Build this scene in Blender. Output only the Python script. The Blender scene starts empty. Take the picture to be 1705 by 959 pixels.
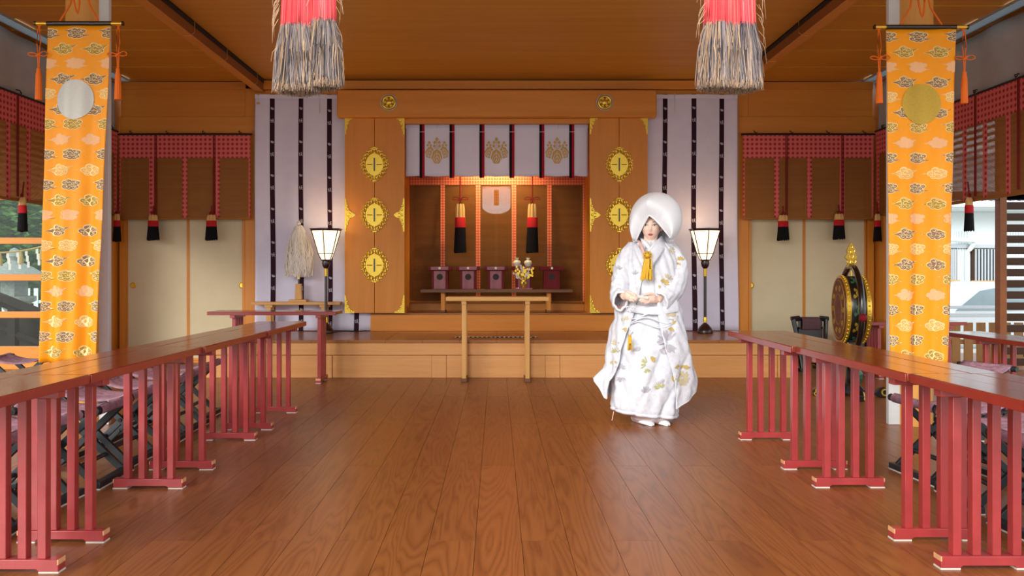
import bpy, bmesh, math, random
from mathutils import Vector, Matrix
from mathutils.bvhtree import BVHTree
random.seed(7)
PI = math.pi
scene = bpy.context.scene
C = scene.collection

# ------------------------------------------------------------------ camera, sky, sun, exposure
F_PX, CAM_H, VPX, VPY = 1350.0, 1.06, 827.0, 454.0
cam_d = bpy.data.cameras.new('camera'); cam = bpy.data.objects.new('camera', cam_d); C.objects.link(cam)
cam.location = (0, 0, CAM_H); cam.rotation_euler = (PI/2, 0, 0)
cam_d.sensor_width = 36; cam_d.lens = 36*F_PX/1705.0
cam_d.shift_x = (852.5-VPX)/1705.0; cam_d.shift_y = -(479.5-VPY)/1705.0
cam_d.clip_end = 300
scene.camera = cam
world = bpy.data.worlds.new('world'); scene.world = world; world.use_nodes = True
bg = world.node_tree.nodes['Background']
bg.inputs[0].default_value = (0.90, 0.95, 1.0, 1); bg.inputs[1].default_value = 1.25
sun_d = bpy.data.lights.new('sun', 'SUN'); sun = bpy.data.objects.new('sun', sun_d); C.objects.link(sun)
sun_d.energy = 2.1; sun_d.angle = math.radians(32); sun_d.color = (1, .97, .92)
sun.rotation_euler = Vector((0.46, 0.80, -0.40)).to_track_quat('-Z', 'Y').to_euler()
vs = scene.view_settings
scene.display_settings.display_device = 'sRGB'
vs.view_transform = 'Standard'; vs.look = 'None'; vs.gamma = 1.0; vs.use_curve_mapping = False
vs.exposure = 0.66

# ------------------------------------------------------------------ photo geometry: a floor-contact row gives the distance D
def PX(px, D): return (px-VPX)*D/1000.0
def PZ(py, D): return CAM_H-(py-VPY)*D/1000.0
def YD(D): return D*F_PX/1000.0
def P(px, py, D): return Vector((PX(px, D), YD(D), PZ(py, D)))

# ------------------------------------------------------------------ materials
def lin(h):
    h = h.lstrip('#'); o = []
    for i in (0, 2, 4):
        c = int(h[i:i+2], 16)/255.0
        o.append(c/12.92 if c <= .04045 else ((c+.055)/1.055)**2.4)
    return (o[0], o[1], o[2], 1)
MATS = {}
def base_mat(name):
    m = bpy.data.materials.new(name); m.use_nodes = True
    nt = m.node_tree; b = nt.nodes['Principled BSDF']; MATS[name] = m
    return m, nt, b
def coords(nt, scale=(1, 1, 1), rnd=False, rot=(0, 0, 0)):
    tc = nt.nodes.new('ShaderNodeTexCoord'); mp = nt.nodes.new('ShaderNodeMapping')
    nt.links.new(tc.outputs['Object'], mp.inputs[0]); mp.inputs['Scale'].default_value = scale
    mp.inputs['Rotation'].default_value = rot
    if rnd:
        oi = nt.nodes.new('ShaderNodeObjectInfo'); mu = nt.nodes.new('ShaderNodeVectorMath'); mu.operation = 'SCALE'
        cb = nt.nodes.new('ShaderNodeCombineXYZ')
        for k in range(3): nt.links.new(oi.outputs['Random'], cb.inputs[k])
        nt.links.new(cb.outputs[0], mu.inputs[0]); mu.inputs['Scale'].default_value = 37.0
        ad = nt.nodes.new('ShaderNodeVectorMath'); ad.operation = 'ADD'
        nt.links.new(mp.outputs[0], ad.inputs[0]); nt.links.new(mu.outputs[0], ad.inputs[1])
        return ad.outputs[0]
    return mp.outputs[0]
def ramp(nt, fac, stops, interp='LINEAR'):
    r = nt.nodes.new('ShaderNodeValToRGB'); r.color_ramp.interpolation = interp
    e = r.color_ramp.elements
    while len(e) < len(stops): e.new(0.5)
    for k, (p, c) in enumerate(stops):
        e[k].position = p; e[k].color = lin(c) if isinstance(c, str) else c
    nt.links.new(fac, r.inputs[0]); return r.outputs[0]
def noise(nt, vec, scale, detail=4, rough=.55, dist=0):
    n = nt.nodes.new('ShaderNodeTexNoise'); nt.links.new(vec, n.inputs['Vector'])
    n.inputs['Scale'].default_value = scale; n.inputs['Detail'].default_value = detail
    n.inputs['Roughness'].default_value = rough; n.inputs['Distortion'].default_value = dist
    return n.outputs[0]
def bump(nt, b, h, s=.2, d=.01):
    n = nt.nodes.new('ShaderNodeBump'); n.inputs['Strength'].default_value = s; n.inputs['Distance'].default_value = d
    nt.links.new(h, n.inputs['Height']); nt.links.new(n.outputs[0], b.inputs['Normal'])
def plain(name, col, rough=.5, metal=0, spec=.5, var=.06, nscale=30, bumps=.05, coat=0, trans=0, sheen=0):
    m, nt, b = base_mat(name); v = coords(nt)
    c = lin(col); n = noise(nt, v, nscale, 3)
    lo = tuple(x*(1-var) for x in c[:3])+(1,); hi = tuple(min(1, x*(1+var)) for x in c[:3])+(1,)
    nt.links.new(ramp(nt, n, [(.3, lo), (.7, hi)]), b.inputs['Base Color'])
    b.inputs['Roughness'].default_value = rough; b.inputs['Metallic'].default_value = metal
    b.inputs['Specular IOR Level'].default_value = spec
    if coat: b.inputs['Coat Weight'].default_value = coat; b.inputs['Coat Roughness'].default_value = .12
    if sheen: b.inputs['Sheen Weight'].default_value = sheen
    if bumps: bump(nt, b, n, bumps, .004)
    return m
def wood(name, c1, c2, axis='z', rough=.5, scale=9, rnd=False, coat=0, spec=.4):
    m, nt, b = base_mat(name)
    s = {'x': (.06, 1, 1), 'y': (1, .06, 1), 'z': (1, 1, .06)}[axis]
    v = coords(nt, s, rnd)
    n1 = noise(nt, v, scale, 5, .6, .6); n2 = noise(nt, v, scale*9, 3, .6)
    mx = nt.nodes.new('ShaderNodeMix'); mx.data_type = 'FLOAT'; mx.inputs[0].default_value = .35
    nt.links.new(n1, mx.inputs[2]); nt.links.new(n2, mx.inputs[3])
    nt.links.new(ramp(nt, mx.outputs[0], [(.3, c1), (.7, c2)]), b.inputs['Base Color'])
    b.inputs['Roughness'].default_value = rough; b.inputs['Specular IOR Level'].default_value = spec
    if coat: b.inputs['Coat Weight'].default_value = coat; b.inputs['Coat Roughness'].default_value = .1
    bump(nt, b, n2, .06, .003)
    return m
def cloth(name, col, rough=.85, wscale=500, var=.05, bumps=.12, trans=0):
    m, nt, b = base_mat(name); v = coords(nt)
    n = noise(nt, v, 7, 3); c = lin(col)
    lo = tuple(x*(1-var) for x in c[:3])+(1,); hi = tuple(min(1, x*(1+var)) for x in c[:3])+(1,)
    nt.links.new(ramp(nt, n, [(.3, lo), (.7, hi)]), b.inputs['Base Color'])
    w = nt.nodes.new('ShaderNodeTexNoise'); w.inputs['Scale'].default_value = wscale; nt.links.new(v, w.inputs['Vector'])
    bump(nt, b, w.outputs[0], bumps, .002)
    b.inputs['Roughness'].default_value = rough; b.inputs['Specular IOR Level'].default_value = .25
    if trans:
        out = nt.nodes['Material Output']; t = nt.nodes.new('ShaderNodeBsdfTranslucent'); mx = nt.nodes.new('ShaderNodeMixShader')
        t.inputs[0].default_value = c; mx.inputs[0].default_value = trans
        nt.links.new(b.outputs[0], mx.inputs[1]); nt.links.new(t.outputs[0], mx.inputs[2]); nt.links.new(mx.outputs[0], out.inputs[0])
    return m
def emit(name, col, strength, rough=.5):
    m, nt, b = base_mat(name); v = coords(nt); n = noise(nt, v, 6, 2); c = lin(col)
    nt.links.new(ramp(nt, n, [(.2, tuple(x*.93 for x in c[:3])+(1,)), (.8, c)]), b.inputs['Emission Color'])
    b.inputs['Base Color'].default_value = c; b.inputs['Emission Strength'].default_value = strength
    b.inputs['Roughness'].default_value = rough
    return m
def brocade(name, c_bg, c_mid, c_dot, scale):
    """small repeating woven rosettes: a regular grid of dots inside diamonds"""
    m, nt, b = base_mat(name); v = coords(nt, (scale, .001, scale))
    vo = nt.nodes.new('ShaderNodeTexVoronoi'); vo.inputs['Randomness'].default_value = 0; vo.inputs['Scale'].default_value = 1
    nt.links.new(v, vo.inputs['Vector'])
    c1 = ramp(nt, vo.outputs['Distance'], [(.0, c_dot), (.17, c_dot), (.2, c_bg), (.36, c_bg), (.42, c_mid), (.62, c_mid), (.68, c_bg)])
    nt.links.new(c1, b.inputs['Base Color']); b.inputs['Roughness'].default_value = .75
    b.inputs['Specular IOR Level'].default_value = .25
    bump(nt, b, vo.outputs['Distance'], .15, .003)
    return m

wood('hinoki_v', '#c67820', '#d88c30', 'z', .45, 10)
wood('hinoki_h', '#c67820', '#d88c30', 'x', .45, 10)
wood('beam_underside_lit', '#cc8430', '#dc9840', 'y', .45, 10)  # lighter tone stands for light thrown up on the beam undersides
wood('platform_wood', '#c98a4c', '#dba062', 'x', .42, 9)
wood('platform_top', '#8e5526', '#a86c36', 'x', .3, 9, coat=.15)
wood('ceiling_wood', '#c88a28', '#d89c36', 'x', .5, 9, rnd=True)
wood('beam_wood', '#7c4418', '#945624', 'y', .5, 10)
wood('pale_wood', '#bf8a48', '#d6a25e', 'x', .45, 14)
wood('pale_wood_v', '#bf8a48', '#d6a25e', 'z', .45, 14)
wood('dark_wood', '#5e3a20', '#774b2a', 'x', .45, 12)
wood('shadow_wood', '#3a2416', '#4a2f1c', 'x', .6, 12)
wood('column_wood', '#c48a3e', '#d69a4c', 'z', .45, 12)
wood('picket_wood', '#9a7040', '#b08650', 'z', .6, 12)
plain('lacquer_edge', '#8e2c22', .3, 0, .5, .1, 14, .03, coat=.3)
plain('mirror_metal', '#e4e4e4', .14, 1, .5, .02)
plain('lacquer_red', '#a13636', .32, 0, .5, .10, 14, .03, coat=.35)
plain('lacquer_top', '#7c3018', .2, 0, .55, .14, 9, .03, coat=.5)
plain('lacquer_wear', '#d8a070', .5, 0, .5, .1)
plain('lacquer_maroon', '#6a1418', .45, 0, .15, .1, 14, .02)
plain('lacquer_mauve', '#8a4248', .35, 0, .4, .25, 12, .02, coat=.2)
plain('lacquer_black', '#140f10', .25, 0, .5, .1, 14, .02, coat=.4)
plain('lamp_dark', '#2e1313', .3, 0, .5, .1, 14, .02, coat=.3)
plain('stool_black', '#20272b', .4, 0, .5, .15)
plain('felt', '#cfc6b8', .9)
plain('gold', '#e4be46', .32, .75, .5, .06, 60, .08)
plain('gold_print', '#c49c4e', .6, .1, .5, .08, 80, .05)
plain('gold_thread', '#d3a51e', .55, .1, .5, .12, 90, .1)
plain('gold_disc', '#b3902a', .5, .3, .5, .1, 120, .2)
plain('silver_disc', '#b2aea4', .5, .2, .5, .06, 120, .2)
plain('iron', '#2a1c16', .5, .5)
plain('white_paint', '#c9cbca', .6, 0, .4, .03)
cloth('white_paper', '#f2ebe2', .85, 300, .03, .05, trans=.3)
plain('car_glass', '#8fa2aa', .08, 0, .5, .05, 5, 0)
plain('porcelain', '#d8d4bc', .2, 0, .5, .02)
plain('aluminium', '#b9c0c4', .35, .6, .5, .04)
plain('fusuma_paper', '#d2c3a0', .85, 0, .2, .03, 5)
cloth('white_cloth', '#dad5e6', .85, 420, .03, .1, trans=.06)
cloth('noren_cloth', '#e6e2f0', .85, 420, .02, .1, trans=.12)
cloth('grey_cloth', '#a5a29f', .9, 420, .05)
cloth('purple_stripe', '#2c1020', .85, 420)
cloth('black_stripe', '#150c14', .85, 420)
cloth('red_stripe', '#a51228', .8, 420)
cloth('orange_silk', '#e8910c', .5, 300, .05, .1)
cloth('orange_cord', '#d8661a', .7, 300)
cloth('cloud_brown', '#8a6a52', .8, 300)
cloth('cloud_olive', '#a8842c', .8, 300)
cloth('cloud_tan', '#d9a55a', .8, 300)
cloth('cloud_pink', '#e2ab7a', .8, 300)
cloth('cloud_line', '#f0d9a0', .8, 300)
cloth('red_cord', '#7a1c16', .8, 300)
cloth('tassel_tan', '#c9a062', .8, 300)
cloth('tassel_red', '#b01c22', .85, 300)
cloth('tassel_black', '#0d0a0d', .95, 300)
cloth('tassel_pink', '#f4555c', .8, 300)
cloth('tassel_coral', '#ff8a80', .8, 300)
cloth('hair_sunlit', '#8d7f7c', .85, 300)  # black hair, with the daylight on it put into a grey colour
cloth('hair_dark', '#4b464c', .85, 300)
cloth('hair_tan', '#bd9c7c', .85, 300)
plain('stool_cloth', '#a07a88', .85, 0, .2, .4, 28, .1)
cloth('dark_cloth', '#553a3c', .9, 300)
brocade('valance_red', '#c24a48', '#d26c66', '#7e2026', 19)
brocade('valance_orange', '#b03420', '#ec9066', '#e07848', 30)
wood('sudare', '#8a5216', '#a06622', 'x', .7, 40)
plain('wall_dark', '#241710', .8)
plain('ground_gravel', '#b9b4aa', .95, 0, .2, .15, 40, .3)
plain('stone', '#8f958f', .9, 0, .2, .2, 25, .3)
plain('tile_grey', '#8f98a0', .5, 0, .5, .15, 20)
plain('siding', '#d8e2e4', .6, 0, .4, .03)
plain('car_paint', '#d5dde0', .25, .1, .5, .02, 10, 0, coat=.6)
plain('glass_dark', '#39464c', .08, 0, .5, .05, 5, 0)
plain('rubber', '#151515', .8)
plain('leaf', '#567a38', .6, 0, .4, .35, 18)
plain('leaf_dark', '#27401c', .6, 0, .4, .35, 18)
plain('bark', '#463a2c', .9, 0, .2, .2)
plain('rope', '#b39350', .9)
plain('skin', '#f2cdb8', .5, 0, .4, .03, 60, .02)
plain('skin_lip', '#b8413f', .4)
plain('eye_white', '#e9e2dc', .3)
plain('eye_dark', '#1c1412', .3)
plain('brow', '#7d5a48', .8)
plain('hair', '#1a1311', .5)
plain('lining_pink', '#dcb0a8', .8)
plain('silk_pale', '#e4dcd8', .6)
plain('emb_silver', '#b8b4bc', .6, .05)
plain('emb_gold', '#c6ac62', .55, .05)
plain('emb_green', '#b3b072', .7)
plain('emb_beige', '#c9bb98', .7)
plain('drum_skin', '#6b3a26', .6, 0, .4, .3, 16)
plain('drum_black', '#14130f', .35, 0, .5, .2, 14, .02, coat=.3)
plain('emb_teal', '#2f5a48', .5)
emit('lamp_glow', '#ffe0b0', 1.5)
emit('vent_backing_glow', '#c8dce4', .9)  # glow put into the vent backing so the slatted strip reads bright
# brocade silk of the bridal robe
m, nt, b = base_mat('silk'); v = coords(nt)
vo = nt.nodes.new('ShaderNodeTexVoronoi'); vo.feature = 'SMOOTH_F1'; vo.inputs['Scale'].default_value = 26; nt.links.new(v, vo.inputs['Vector'])
n = noise(nt, v, 40, 4)
nt.links.new(ramp(nt, n, [(.3, '#d0d2da'), (.7, '#e0e2e8')]), b.inputs['Base Color'])
nt.links.new(ramp(nt, vo.outputs['Distance'], [(.2, (.32,)*3+(1,)), (.5, (.6,)*3+(1,))]), b.inputs['Roughness'])
mx = nt.nodes.new('ShaderNodeMath'); mx.operation = 'ADD'; nt.links.new(vo.outputs['Distance'], mx.inputs[0]); nt.links.new(n, mx.inputs[1])
bump(nt, b, mx.outputs[0], .26, .010)
plain('hood_silk', '#e6e8ec', .6, 0, .3, .02, 60, .03)
plain('hood_lining', '#e6e6ea', .7)
# plank floor: reddish boards with cathedral grain
m, nt, b = base_mat('floor_wood'); v = coords(nt, (1.25, .11, 1), True)
dn = noise(nt, v, 3.2, 3, .5, .4)
wv = nt.nodes.new('ShaderNodeMath'); wv.operation = 'MULTIPLY'; wv.inputs[1].default_value = 44; nt.links.new(dn, wv.inputs[0])
fr = nt.nodes.new('ShaderNodeMath'); fr.operation = 'PINGPONG'; fr.inputs[1].default_value = 1; nt.links.new(wv.outputs[0], fr.inputs[0])
n2 = noise(nt, v, 60, 4, .6)
mx = nt.nodes.new('ShaderNodeMix'); mx.data_type = 'FLOAT'; mx.inputs[0].default_value = .38
nt.links.new(fr.outputs[0], mx.inputs[2]); nt.links.new(n2, mx.inputs[3])
col = ramp(nt, mx.outputs[0], [(.06, '#6c3c1a'), (.32, '#874d24'), (.75, '#93582b')])
oi = nt.nodes.new('ShaderNodeObjectInfo'); hs = nt.nodes.new('ShaderNodeHueSaturation')
mr = nt.nodes.new('ShaderNodeMapRange'); mr.inputs[3].default_value = .93; mr.inputs[4].default_value = 1.05
nt.links.new(oi.outputs['Random'], mr.inputs[0]); nt.links.new(mr.outputs[0], hs.inputs['Value']); nt.links.new(col, hs.inputs['Color'])
nt.links.new(hs.outputs[0], b.inputs['Base Color']); b.inputs['Roughness'].default_value = .34
b.inputs['Specular IOR Level'].default_value = .5
bump(nt, b, n2, .03, .002)
# window glass
m, nt, b = base_mat('glass')
out = nt.nodes['Material Output']; tr = nt.nodes.new('ShaderNodeBsdfTransparent'); gl = nt.nodes.new('ShaderNodeBsdfGlossy'); ms = nt.nodes.new('ShaderNodeMixShader')
tr.inputs[0].default_value = (.8, .84, .82, 1); gl.inputs['Roughness'].default_value = .02; ms.inputs[0].default_value = .03
nt.links.new(tr.outputs[0], ms.inputs[1]); nt.links.new(gl.outputs[0], ms.inputs[2]); nt.links.new(ms.outputs[0], out.inputs[0])

# ------------------------------------------------------------------ mesh builder
class MB:
    def __init__(s): s.v = []; s.f = []; s.m = []
    def add(s, vs, fs, mat=0, T=None):
        o = len(s.v)
        for p in vs:
            p = Vector(p)
            s.v.append(T @ p if T else p)
        for f in fs: s.f.append([i+o for i in f]); s.m.append(mat)
        return s
    def box(s, x0, x1, y0, y1, z0, z1, mat=0, T=None):
        if x0 > x1: x0, x1 = x1, x0
        if y0 > y1: y0, y1 = y1, y0
        if z0 > z1: z0, z1 = z1, z0
        vs = [(x, y, z) for z in (z0, z1) for y in (y0, y1) for x in (x0, x1)]
        return s.add(vs, [(0, 2, 3, 1), (4, 5, 7, 6), (0, 1, 5, 4), (2, 6, 7, 3), (0, 4, 6, 2), (1, 3, 7, 5)], mat, T)
    def tube(s, pts, r, n=8, mat=0, caps=True, T=None, sq=1.0, up=(0, 0, 1)):
        """pts path, r radius or list; sq squashes across 'up'"""
        pts = [Vector(p) for p in pts]; k = len(pts)
        rs = r if isinstance(r, (list, tuple)) else [r]*k
        vs = []; fs = []; upv = Vector(up)
        for i, p in enumerate(pts):
            d = (pts[min(i+1, k-1)]-pts[max(i-1, 0)]).normalized()
            a = d.cross(upv)
            if a.length < .05: a = d.cross(Vector((0, 1, 0))) if abs(d.y) < .9 else d.cross(Vector((1, 0, 0)))
            a.normalize(); b_ = a.cross(d).normalized()
            for j in range(n):
                t = 2*PI*j/n
                vs.append(p+a*math.cos(t)*rs[i]*sq+b_*math.sin(t)*rs[i])
        for i in range(k-1):
            for j in range(n):
                fs.append((i*n+j, i*n+(j+1) % n, (i+1)*n+(j+1) % n, (i+1)*n+j))
        if caps:
            fs.append(tuple(range(n))[::-1]); fs.append(tuple((k-1)*n+j for j in range(n)))
        return s.add(vs, fs, mat, T)
    def lathe(s, prof, n=20, mat=0, c=(0, 0, 0), T=None, sx=1, sy=1):
        """prof: (r, z) pairs"""
        vs = []; fs = []; k = len(prof)
        for r, z in prof:
            for j in range(n):
                t = 2*PI*j/n; vs.append((c[0]+r*sx*math.cos(t), c[1]+r*sy*math.sin(t), c[2]+z))
        for i in range(k-1):
            for j in range(n):
                fs.append((i*n+j, i*n+(j+1) % n, (i+1)*n+(j+1) % n, (i+1)*n+j))
        fs.append(tuple(range(n))[::-1]); fs.append(tuple((k-1)*n+j for j in range(n)))
        return s.add(vs, fs, mat, T)
    def grid(s, fn, nu, nv, mat=0, closed_u=False, T=None):
        vs = []; fs = []; nn = nu if closed_u else nu+1
        for j in range(nv+1):
            for i in range(nn):
                vs.append(fn(i/nu, j/nv))
        for j in range(nv):
            for i in range(nu):
                i2 = (i+1) % nn if closed_u else i+1
                fs.append((j*nn+i, j*nn+i2, (j+1)*nn+i2, (j+1)*nn+i))
        return s.add(vs, fs, mat, T)
    def prism(s, pts2, y0, y1, mat=0, T=None):
        """outline in x,z extruded along y"""
        n = len(pts2); vs = [(x, y0, z) for x, z in pts2]+[(x, y1, z) for x, z in pts2]
        fs = [tuple(range(n)), tuple(range(2*n-1, n-1, -1))]+[(i, i+n, (i+1) % n+n, (i+1) % n) for i in range(n)]
        return s.add(vs, fs, mat, T)
    def torus(s, c, R, r, n=14, k=6, mat=0, T=None, sx=1, sz=1, a0=0, a1=2*PI):
        """ring in the x,z plane"""
        full = abs(a1-a0-2*PI) < 1e-6; m_ = n if full else n+1
        vs = []; fs = []
        for i in range(m_):
            t = a0+(a1-a0)*i/n
            for j in range(k):
                q = 2*PI*j/k; rr = R+r*math.cos(q)
                vs.append((c[0]+rr*math.cos(t)*sx, c[1]+r*math.sin(q), c[2]+rr*math.sin(t)*sz))
        for i in range(n):
            for j in range(k):
                i2 = (i+1) % m_
                fs.append((i*k+j, i2*k+j, i2*k+(j+1) % k, i*k+(j+1) % k))
        return s.add(vs, fs, mat, T)
    def mesh(s, name, mats, smooth=35):
        me = bpy.data.meshes.new(name); me.from_pydata([tuple(p) for p in s.v], [], s.f)
        for m_ in ([mats] if isinstance(mats, str) else mats): me.materials.append(MATS[m_])
        me.polygons.foreach_set('material_index', s.m)
        bm = bmesh.new(); bm.from_mesh(me); bmesh.ops.recalc_face_normals(bm, faces=bm.faces); bm.to_mesh(me); bm.free()
        if smooth is not None:
            me.shade_smooth(); me.set_sharp_from_angle(angle=math.radians(smooth))
        me.update(); return me
    def build(s, name, mats, parent=None, smooth=35, bevel=0, loc=None, solid=0):
        o = bpy.data.objects.new(name, s.mesh(name, mats, smooth)); C.objects.link(o)
        if parent: o.parent = parent
        if loc is not None: o.location = loc
        if solid:
            md = o.modifiers.new('solid', 'SOLIDIFY'); md.thickness = solid; md.offset = 0
        if bevel:
            md = o.modifiers.new('bevel', 'BEVEL'); md.width = bevel; md.segments = 2; md.limit_method = 'ANGLE'
        return o
def tag(o, label, cat, group=None):
    o['label'] = label; o['category'] = cat
    if group: o['group'] = group
    return o
def thing(name, label, cat, loc=(0, 0, 0), rz=0, group=None):
    o = bpy.data.objects.new(name, None); C.objects.link(o); o.empty_display_size = .1
    o.location = loc; o.rotation_euler = (0, 0, rz)
    return tag(o, label, cat, group)
def struct(o): o['kind'] = 'structure'; return o
def sroot(name, loc=(0, 0, 0)):
    o = bpy.data.objects.new(name, None); C.objects.link(o); o.location = loc; return struct(o)
def dup(root, loc, rz=None, label=None):
    r = root.copy(); C.objects.link(r); r.location = loc
    if rz is not None: r.rotation_euler = (0, 0, rz)
    if label: r['label'] = label
    for ch in root.children:
        c = ch.copy(); C.objects.link(c); c.parent = r
        for g in ch.children:
            d = g.copy(); C.objects.link(d); d.parent = c
    return r
def bezier_pts(pts, n):
    """Catmull-Rom through pts"""
    pts = [Vector(p) for p in pts]; out = []
    k = len(pts)-1
    for i in range(n+1):
        t = i/n*k; j = min(int(t), k-1); u = t-j
        p0 = pts[max(j-1, 0)]; p1 = pts[j]; p2 = pts[j+1]; p3 = pts[min(j+2, k)]
        out.append(.5*((2*p1)+(-p0+p2)*u+(2*p0-5*p1+4*p2-p3)*u*u+(-p0+3*p1-3*p2+p3)*u**3))
    return out
def lerp_table(tab, x):
    """tab: sorted rows (key, values...) -> interpolated values"""
    if x <= tab[0][0]: return tab[0][1:]
    for a, b_ in zip(tab, tab[1:]):
        if x <= b_[0]:
            t = (x-a[0])/(b_[0]-a[0]); t2 = t
            return tuple(p+(q-p)*t2 for p, q in zip(a[1:], b_[1:]))
    return tab[-1][1:]
def disc(cx, cz, r, n=14, rz=None):
    return [(cx+r*math.cos(2*PI*i/n), cz+(rz or r)*math.sin(2*PI*i/n)) for i in range(n)]
def stroke(pts, w):
    """ribbon polygons (quads) along a 2-D path"""
    out = []
    for a, b_ in zip(pts, pts[1:]):
        d = (b_[0]-a[0], b_[1]-a[1]); l = math.hypot(*d) or 1e-6; nx, nz = -d[1]/l*w/2, d[0]/l*w/2
        ex, ez = d[0]/l*w*.25, d[1]/l*w*.25
        out.append([(a[0]+nx-ex, a[1]+nz-ez), (b_[0]+nx+ex, b_[1]+nz+ez), (b_[0]-nx+ex, b_[1]-nz+ez), (a[0]-nx-ex, a[1]-nz-ez)])
    return out
def printed(mb, polys, fn, mat, lift):
    for pl in polys:
        vs = []
        for x, z in pl:
            p = Vector(fn(x, z)); p.y -= lift; vs.append(p)
        mb.add(vs, [tuple(range(len(pl)))], mat)

# ================================================================== THE SETTING
XW = 4.42                     # side walls
YB = YD(7.05)                 # back wall plane (front face)
ZC = 3.31                     # ceiling
# ---- floor
PW, PL = .1827, YD(1.84)
fl = struct(MB().box(-6.6, 6.6, 1.9, YB+1.2, -.12, -.022).build('floor', 'shadow_wood', bevel=0))
pm = MB().box(-PW/2+.0009, PW/2-.0009, .0012, PL-.0012, -.02, 0).mesh('floor_plank', 'floor_wood', None)
count = 0
for k in range(-30, 31):
    xc = -.084+PW*(k+.5)
    odd = (k % 2 == 0)                 # boards jointed at D 2.377 or 3.297
    d0 = 2.377 if (k % 2) else 3.297
    for j in range(-2, 4):
        y = YD(d0)+j*PL
        if y+PL < 2.0 or y > 9.4: continue
        if abs(xc) > 4.5 and j > -9: continue
        if abs(xc) > .6+.95*(y+PL): continue
        o = bpy.data.objects.new('floor_plank', pm); C.objects.link(o); o.parent = fl; o.location = (xc, y, 0); count += 1
# side floor beyond the boards in view
for sx, nm in ((-1, 'floor_side_left'), (1, 'floor_side_right')):
    struct(MB().box(sx*4.56, sx*6.6, 1.9, YB+1.2, -.022, -.001).build(nm, 'floor_wood'))
# ---- ground outside
struct(MB().box(-60, 60, -40, 70, -.75, -.55).build('ground', 'ground_gravel', smooth=None))
# ---- ceiling
ce = struct(MB().box(-6.6, 6.6, 2.2, YB+.3, ZC+.03, ZC+.2).build('ceiling', 'shadow_wood'))
pitch = YD(.24)
bm_ = MB().box(-2.705, 2.705, .002, pitch-.002, 0, .024).mesh('ceiling_board', 'ceiling_wood', None)
y = YB-pitch
while y > 2.2:
    o = bpy.data.objects.new('ceiling_board', bm_); C.objects.link(o); o.parent = ce; o.location = (0, y, ZC); y -= pitch
pitch2 = YD(.25)
for sx in (-1, 1):
    bs = MB().box(-.93, .93, .003, pitch2-.003, 0, .024).mesh('ceiling_board', 'ceiling_wood', None)
    y = YB-pitch2; k = 0
    while y > 2.2:
        o = bpy.data.objects.new('ceiling_board', bs); C.objects.link(o); o.parent = ce
        o.location = (sx*3.76, y, ZC-.002-(.008 if k % 2 else 0)); y -= pitch2; k += 1
for sx, nm in ((-1, 'trim_1'), (1, 'trim_2')):
    struct(MB().box(sx*2.71, sx*2.81, 2.2, YB-.001, 3.175, ZC-.012).build(nm, 'beam_wood', bevel=.004))
    b_ = bpy.context.scene.objects[nm]
    MB().box(sx*2.712, sx*2.808, 2.2, YB-.03, 3.168, 3.1745).build('lit_underside', 'beam_underside_lit', b_)  # thin added strip, light from below put into its colour
    MB().box(sx*2.704, sx*2.71, 2.2, YB-.02, ZC-.05, ZC-.012).build('gap_shade_strip', 'wall_dark', b_)  # dark strip laid on the beam, standing for shade under the ceiling
    # three iron lamp hooks under the beam
    for D in (5.35, 6.0, 6.75):
        MB().tube([(sx*2.69, YD(D), ZC-.01), (sx*2.69, YD(D), 3.2), (sx*2.72, YD(D)-.02, 3.165), (sx*2.78, YD(D)-.02, 3.165)], .003, 6).build('wire', 'column_wood', b_)
# ---- back wall
wb = struct(MB().box(-XW-.2, XW+.2, YB+.9, YB+1.0, 0, ZC).build('wall_back', 'wall_dark'))
def wbox(x0, x1, z0, z1, d=.06, mat='hinoki_h', name='panel', bevel=.003, dy=0):
    return MB().box(x0, x1, YB+dy, YB+dy+d, z0, z1).build(name, mat, wb, bevel=bevel)
for sx in (-1, 1):
    xs = sorted((sx*XW, sx*2.81))
    # frieze panels and rails over the sliding doors
    zt = PZ(195, 7.05); zk = PZ(222, 7.05)
    wbox(xs[0], xs[1], zt, ZC-.01, .05, dy=.015, name='frieze_panel')
    wbox(xs[0], xs[1], PZ(148, 7.05), ZC-.01, .05, name='frieze_rail')
    wbox(sx*2.81, sx*2.95, zt, ZC-.01, .05, 'hinoki_v', 'frieze_post')
    wbox(xs[0], xs[1], zk, zt, .06, dy=-.02, name='door_head')
    wbox(sx*2.81, sx*2.945, 0, zk, .12, 'hinoki_v', 'post', dy=-.03)
    wbox(sx*2.95, sx*2.985, 0, zk, .09, 'hinoki_v', 'post', dy=-.01)
    wbox(sx*4.355, sx*XW, 0, zk, .09, 'hinoki_v', 'post', dy=-.02)
    wbox(xs[0], xs[1], 0, .03, .09, name='sill', dy=-.01)
# centre: wall behind the hangings and above the lintel
for sx in (-1, 1):
    wbox(sx*1.12, sx*2.81, 0, ZC-.01, .05, 'hinoki_v', 'wall_panel', dy=.03)
wbox(-2.81, 2.81, PZ(149, 7.0), PZ(135, 7.0), .06, name='cornice', dy=-.1)
wbox(-2.81, 2.81, PZ(157, 7.0), PZ(149, 7.0), .05, name='cornice_shadow_rail', dy=-.03)
wbox(-1.12, 1.12, PZ(205, 7.0), ZC-.01, .05, name='wall_panel', dy=.0)
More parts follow.
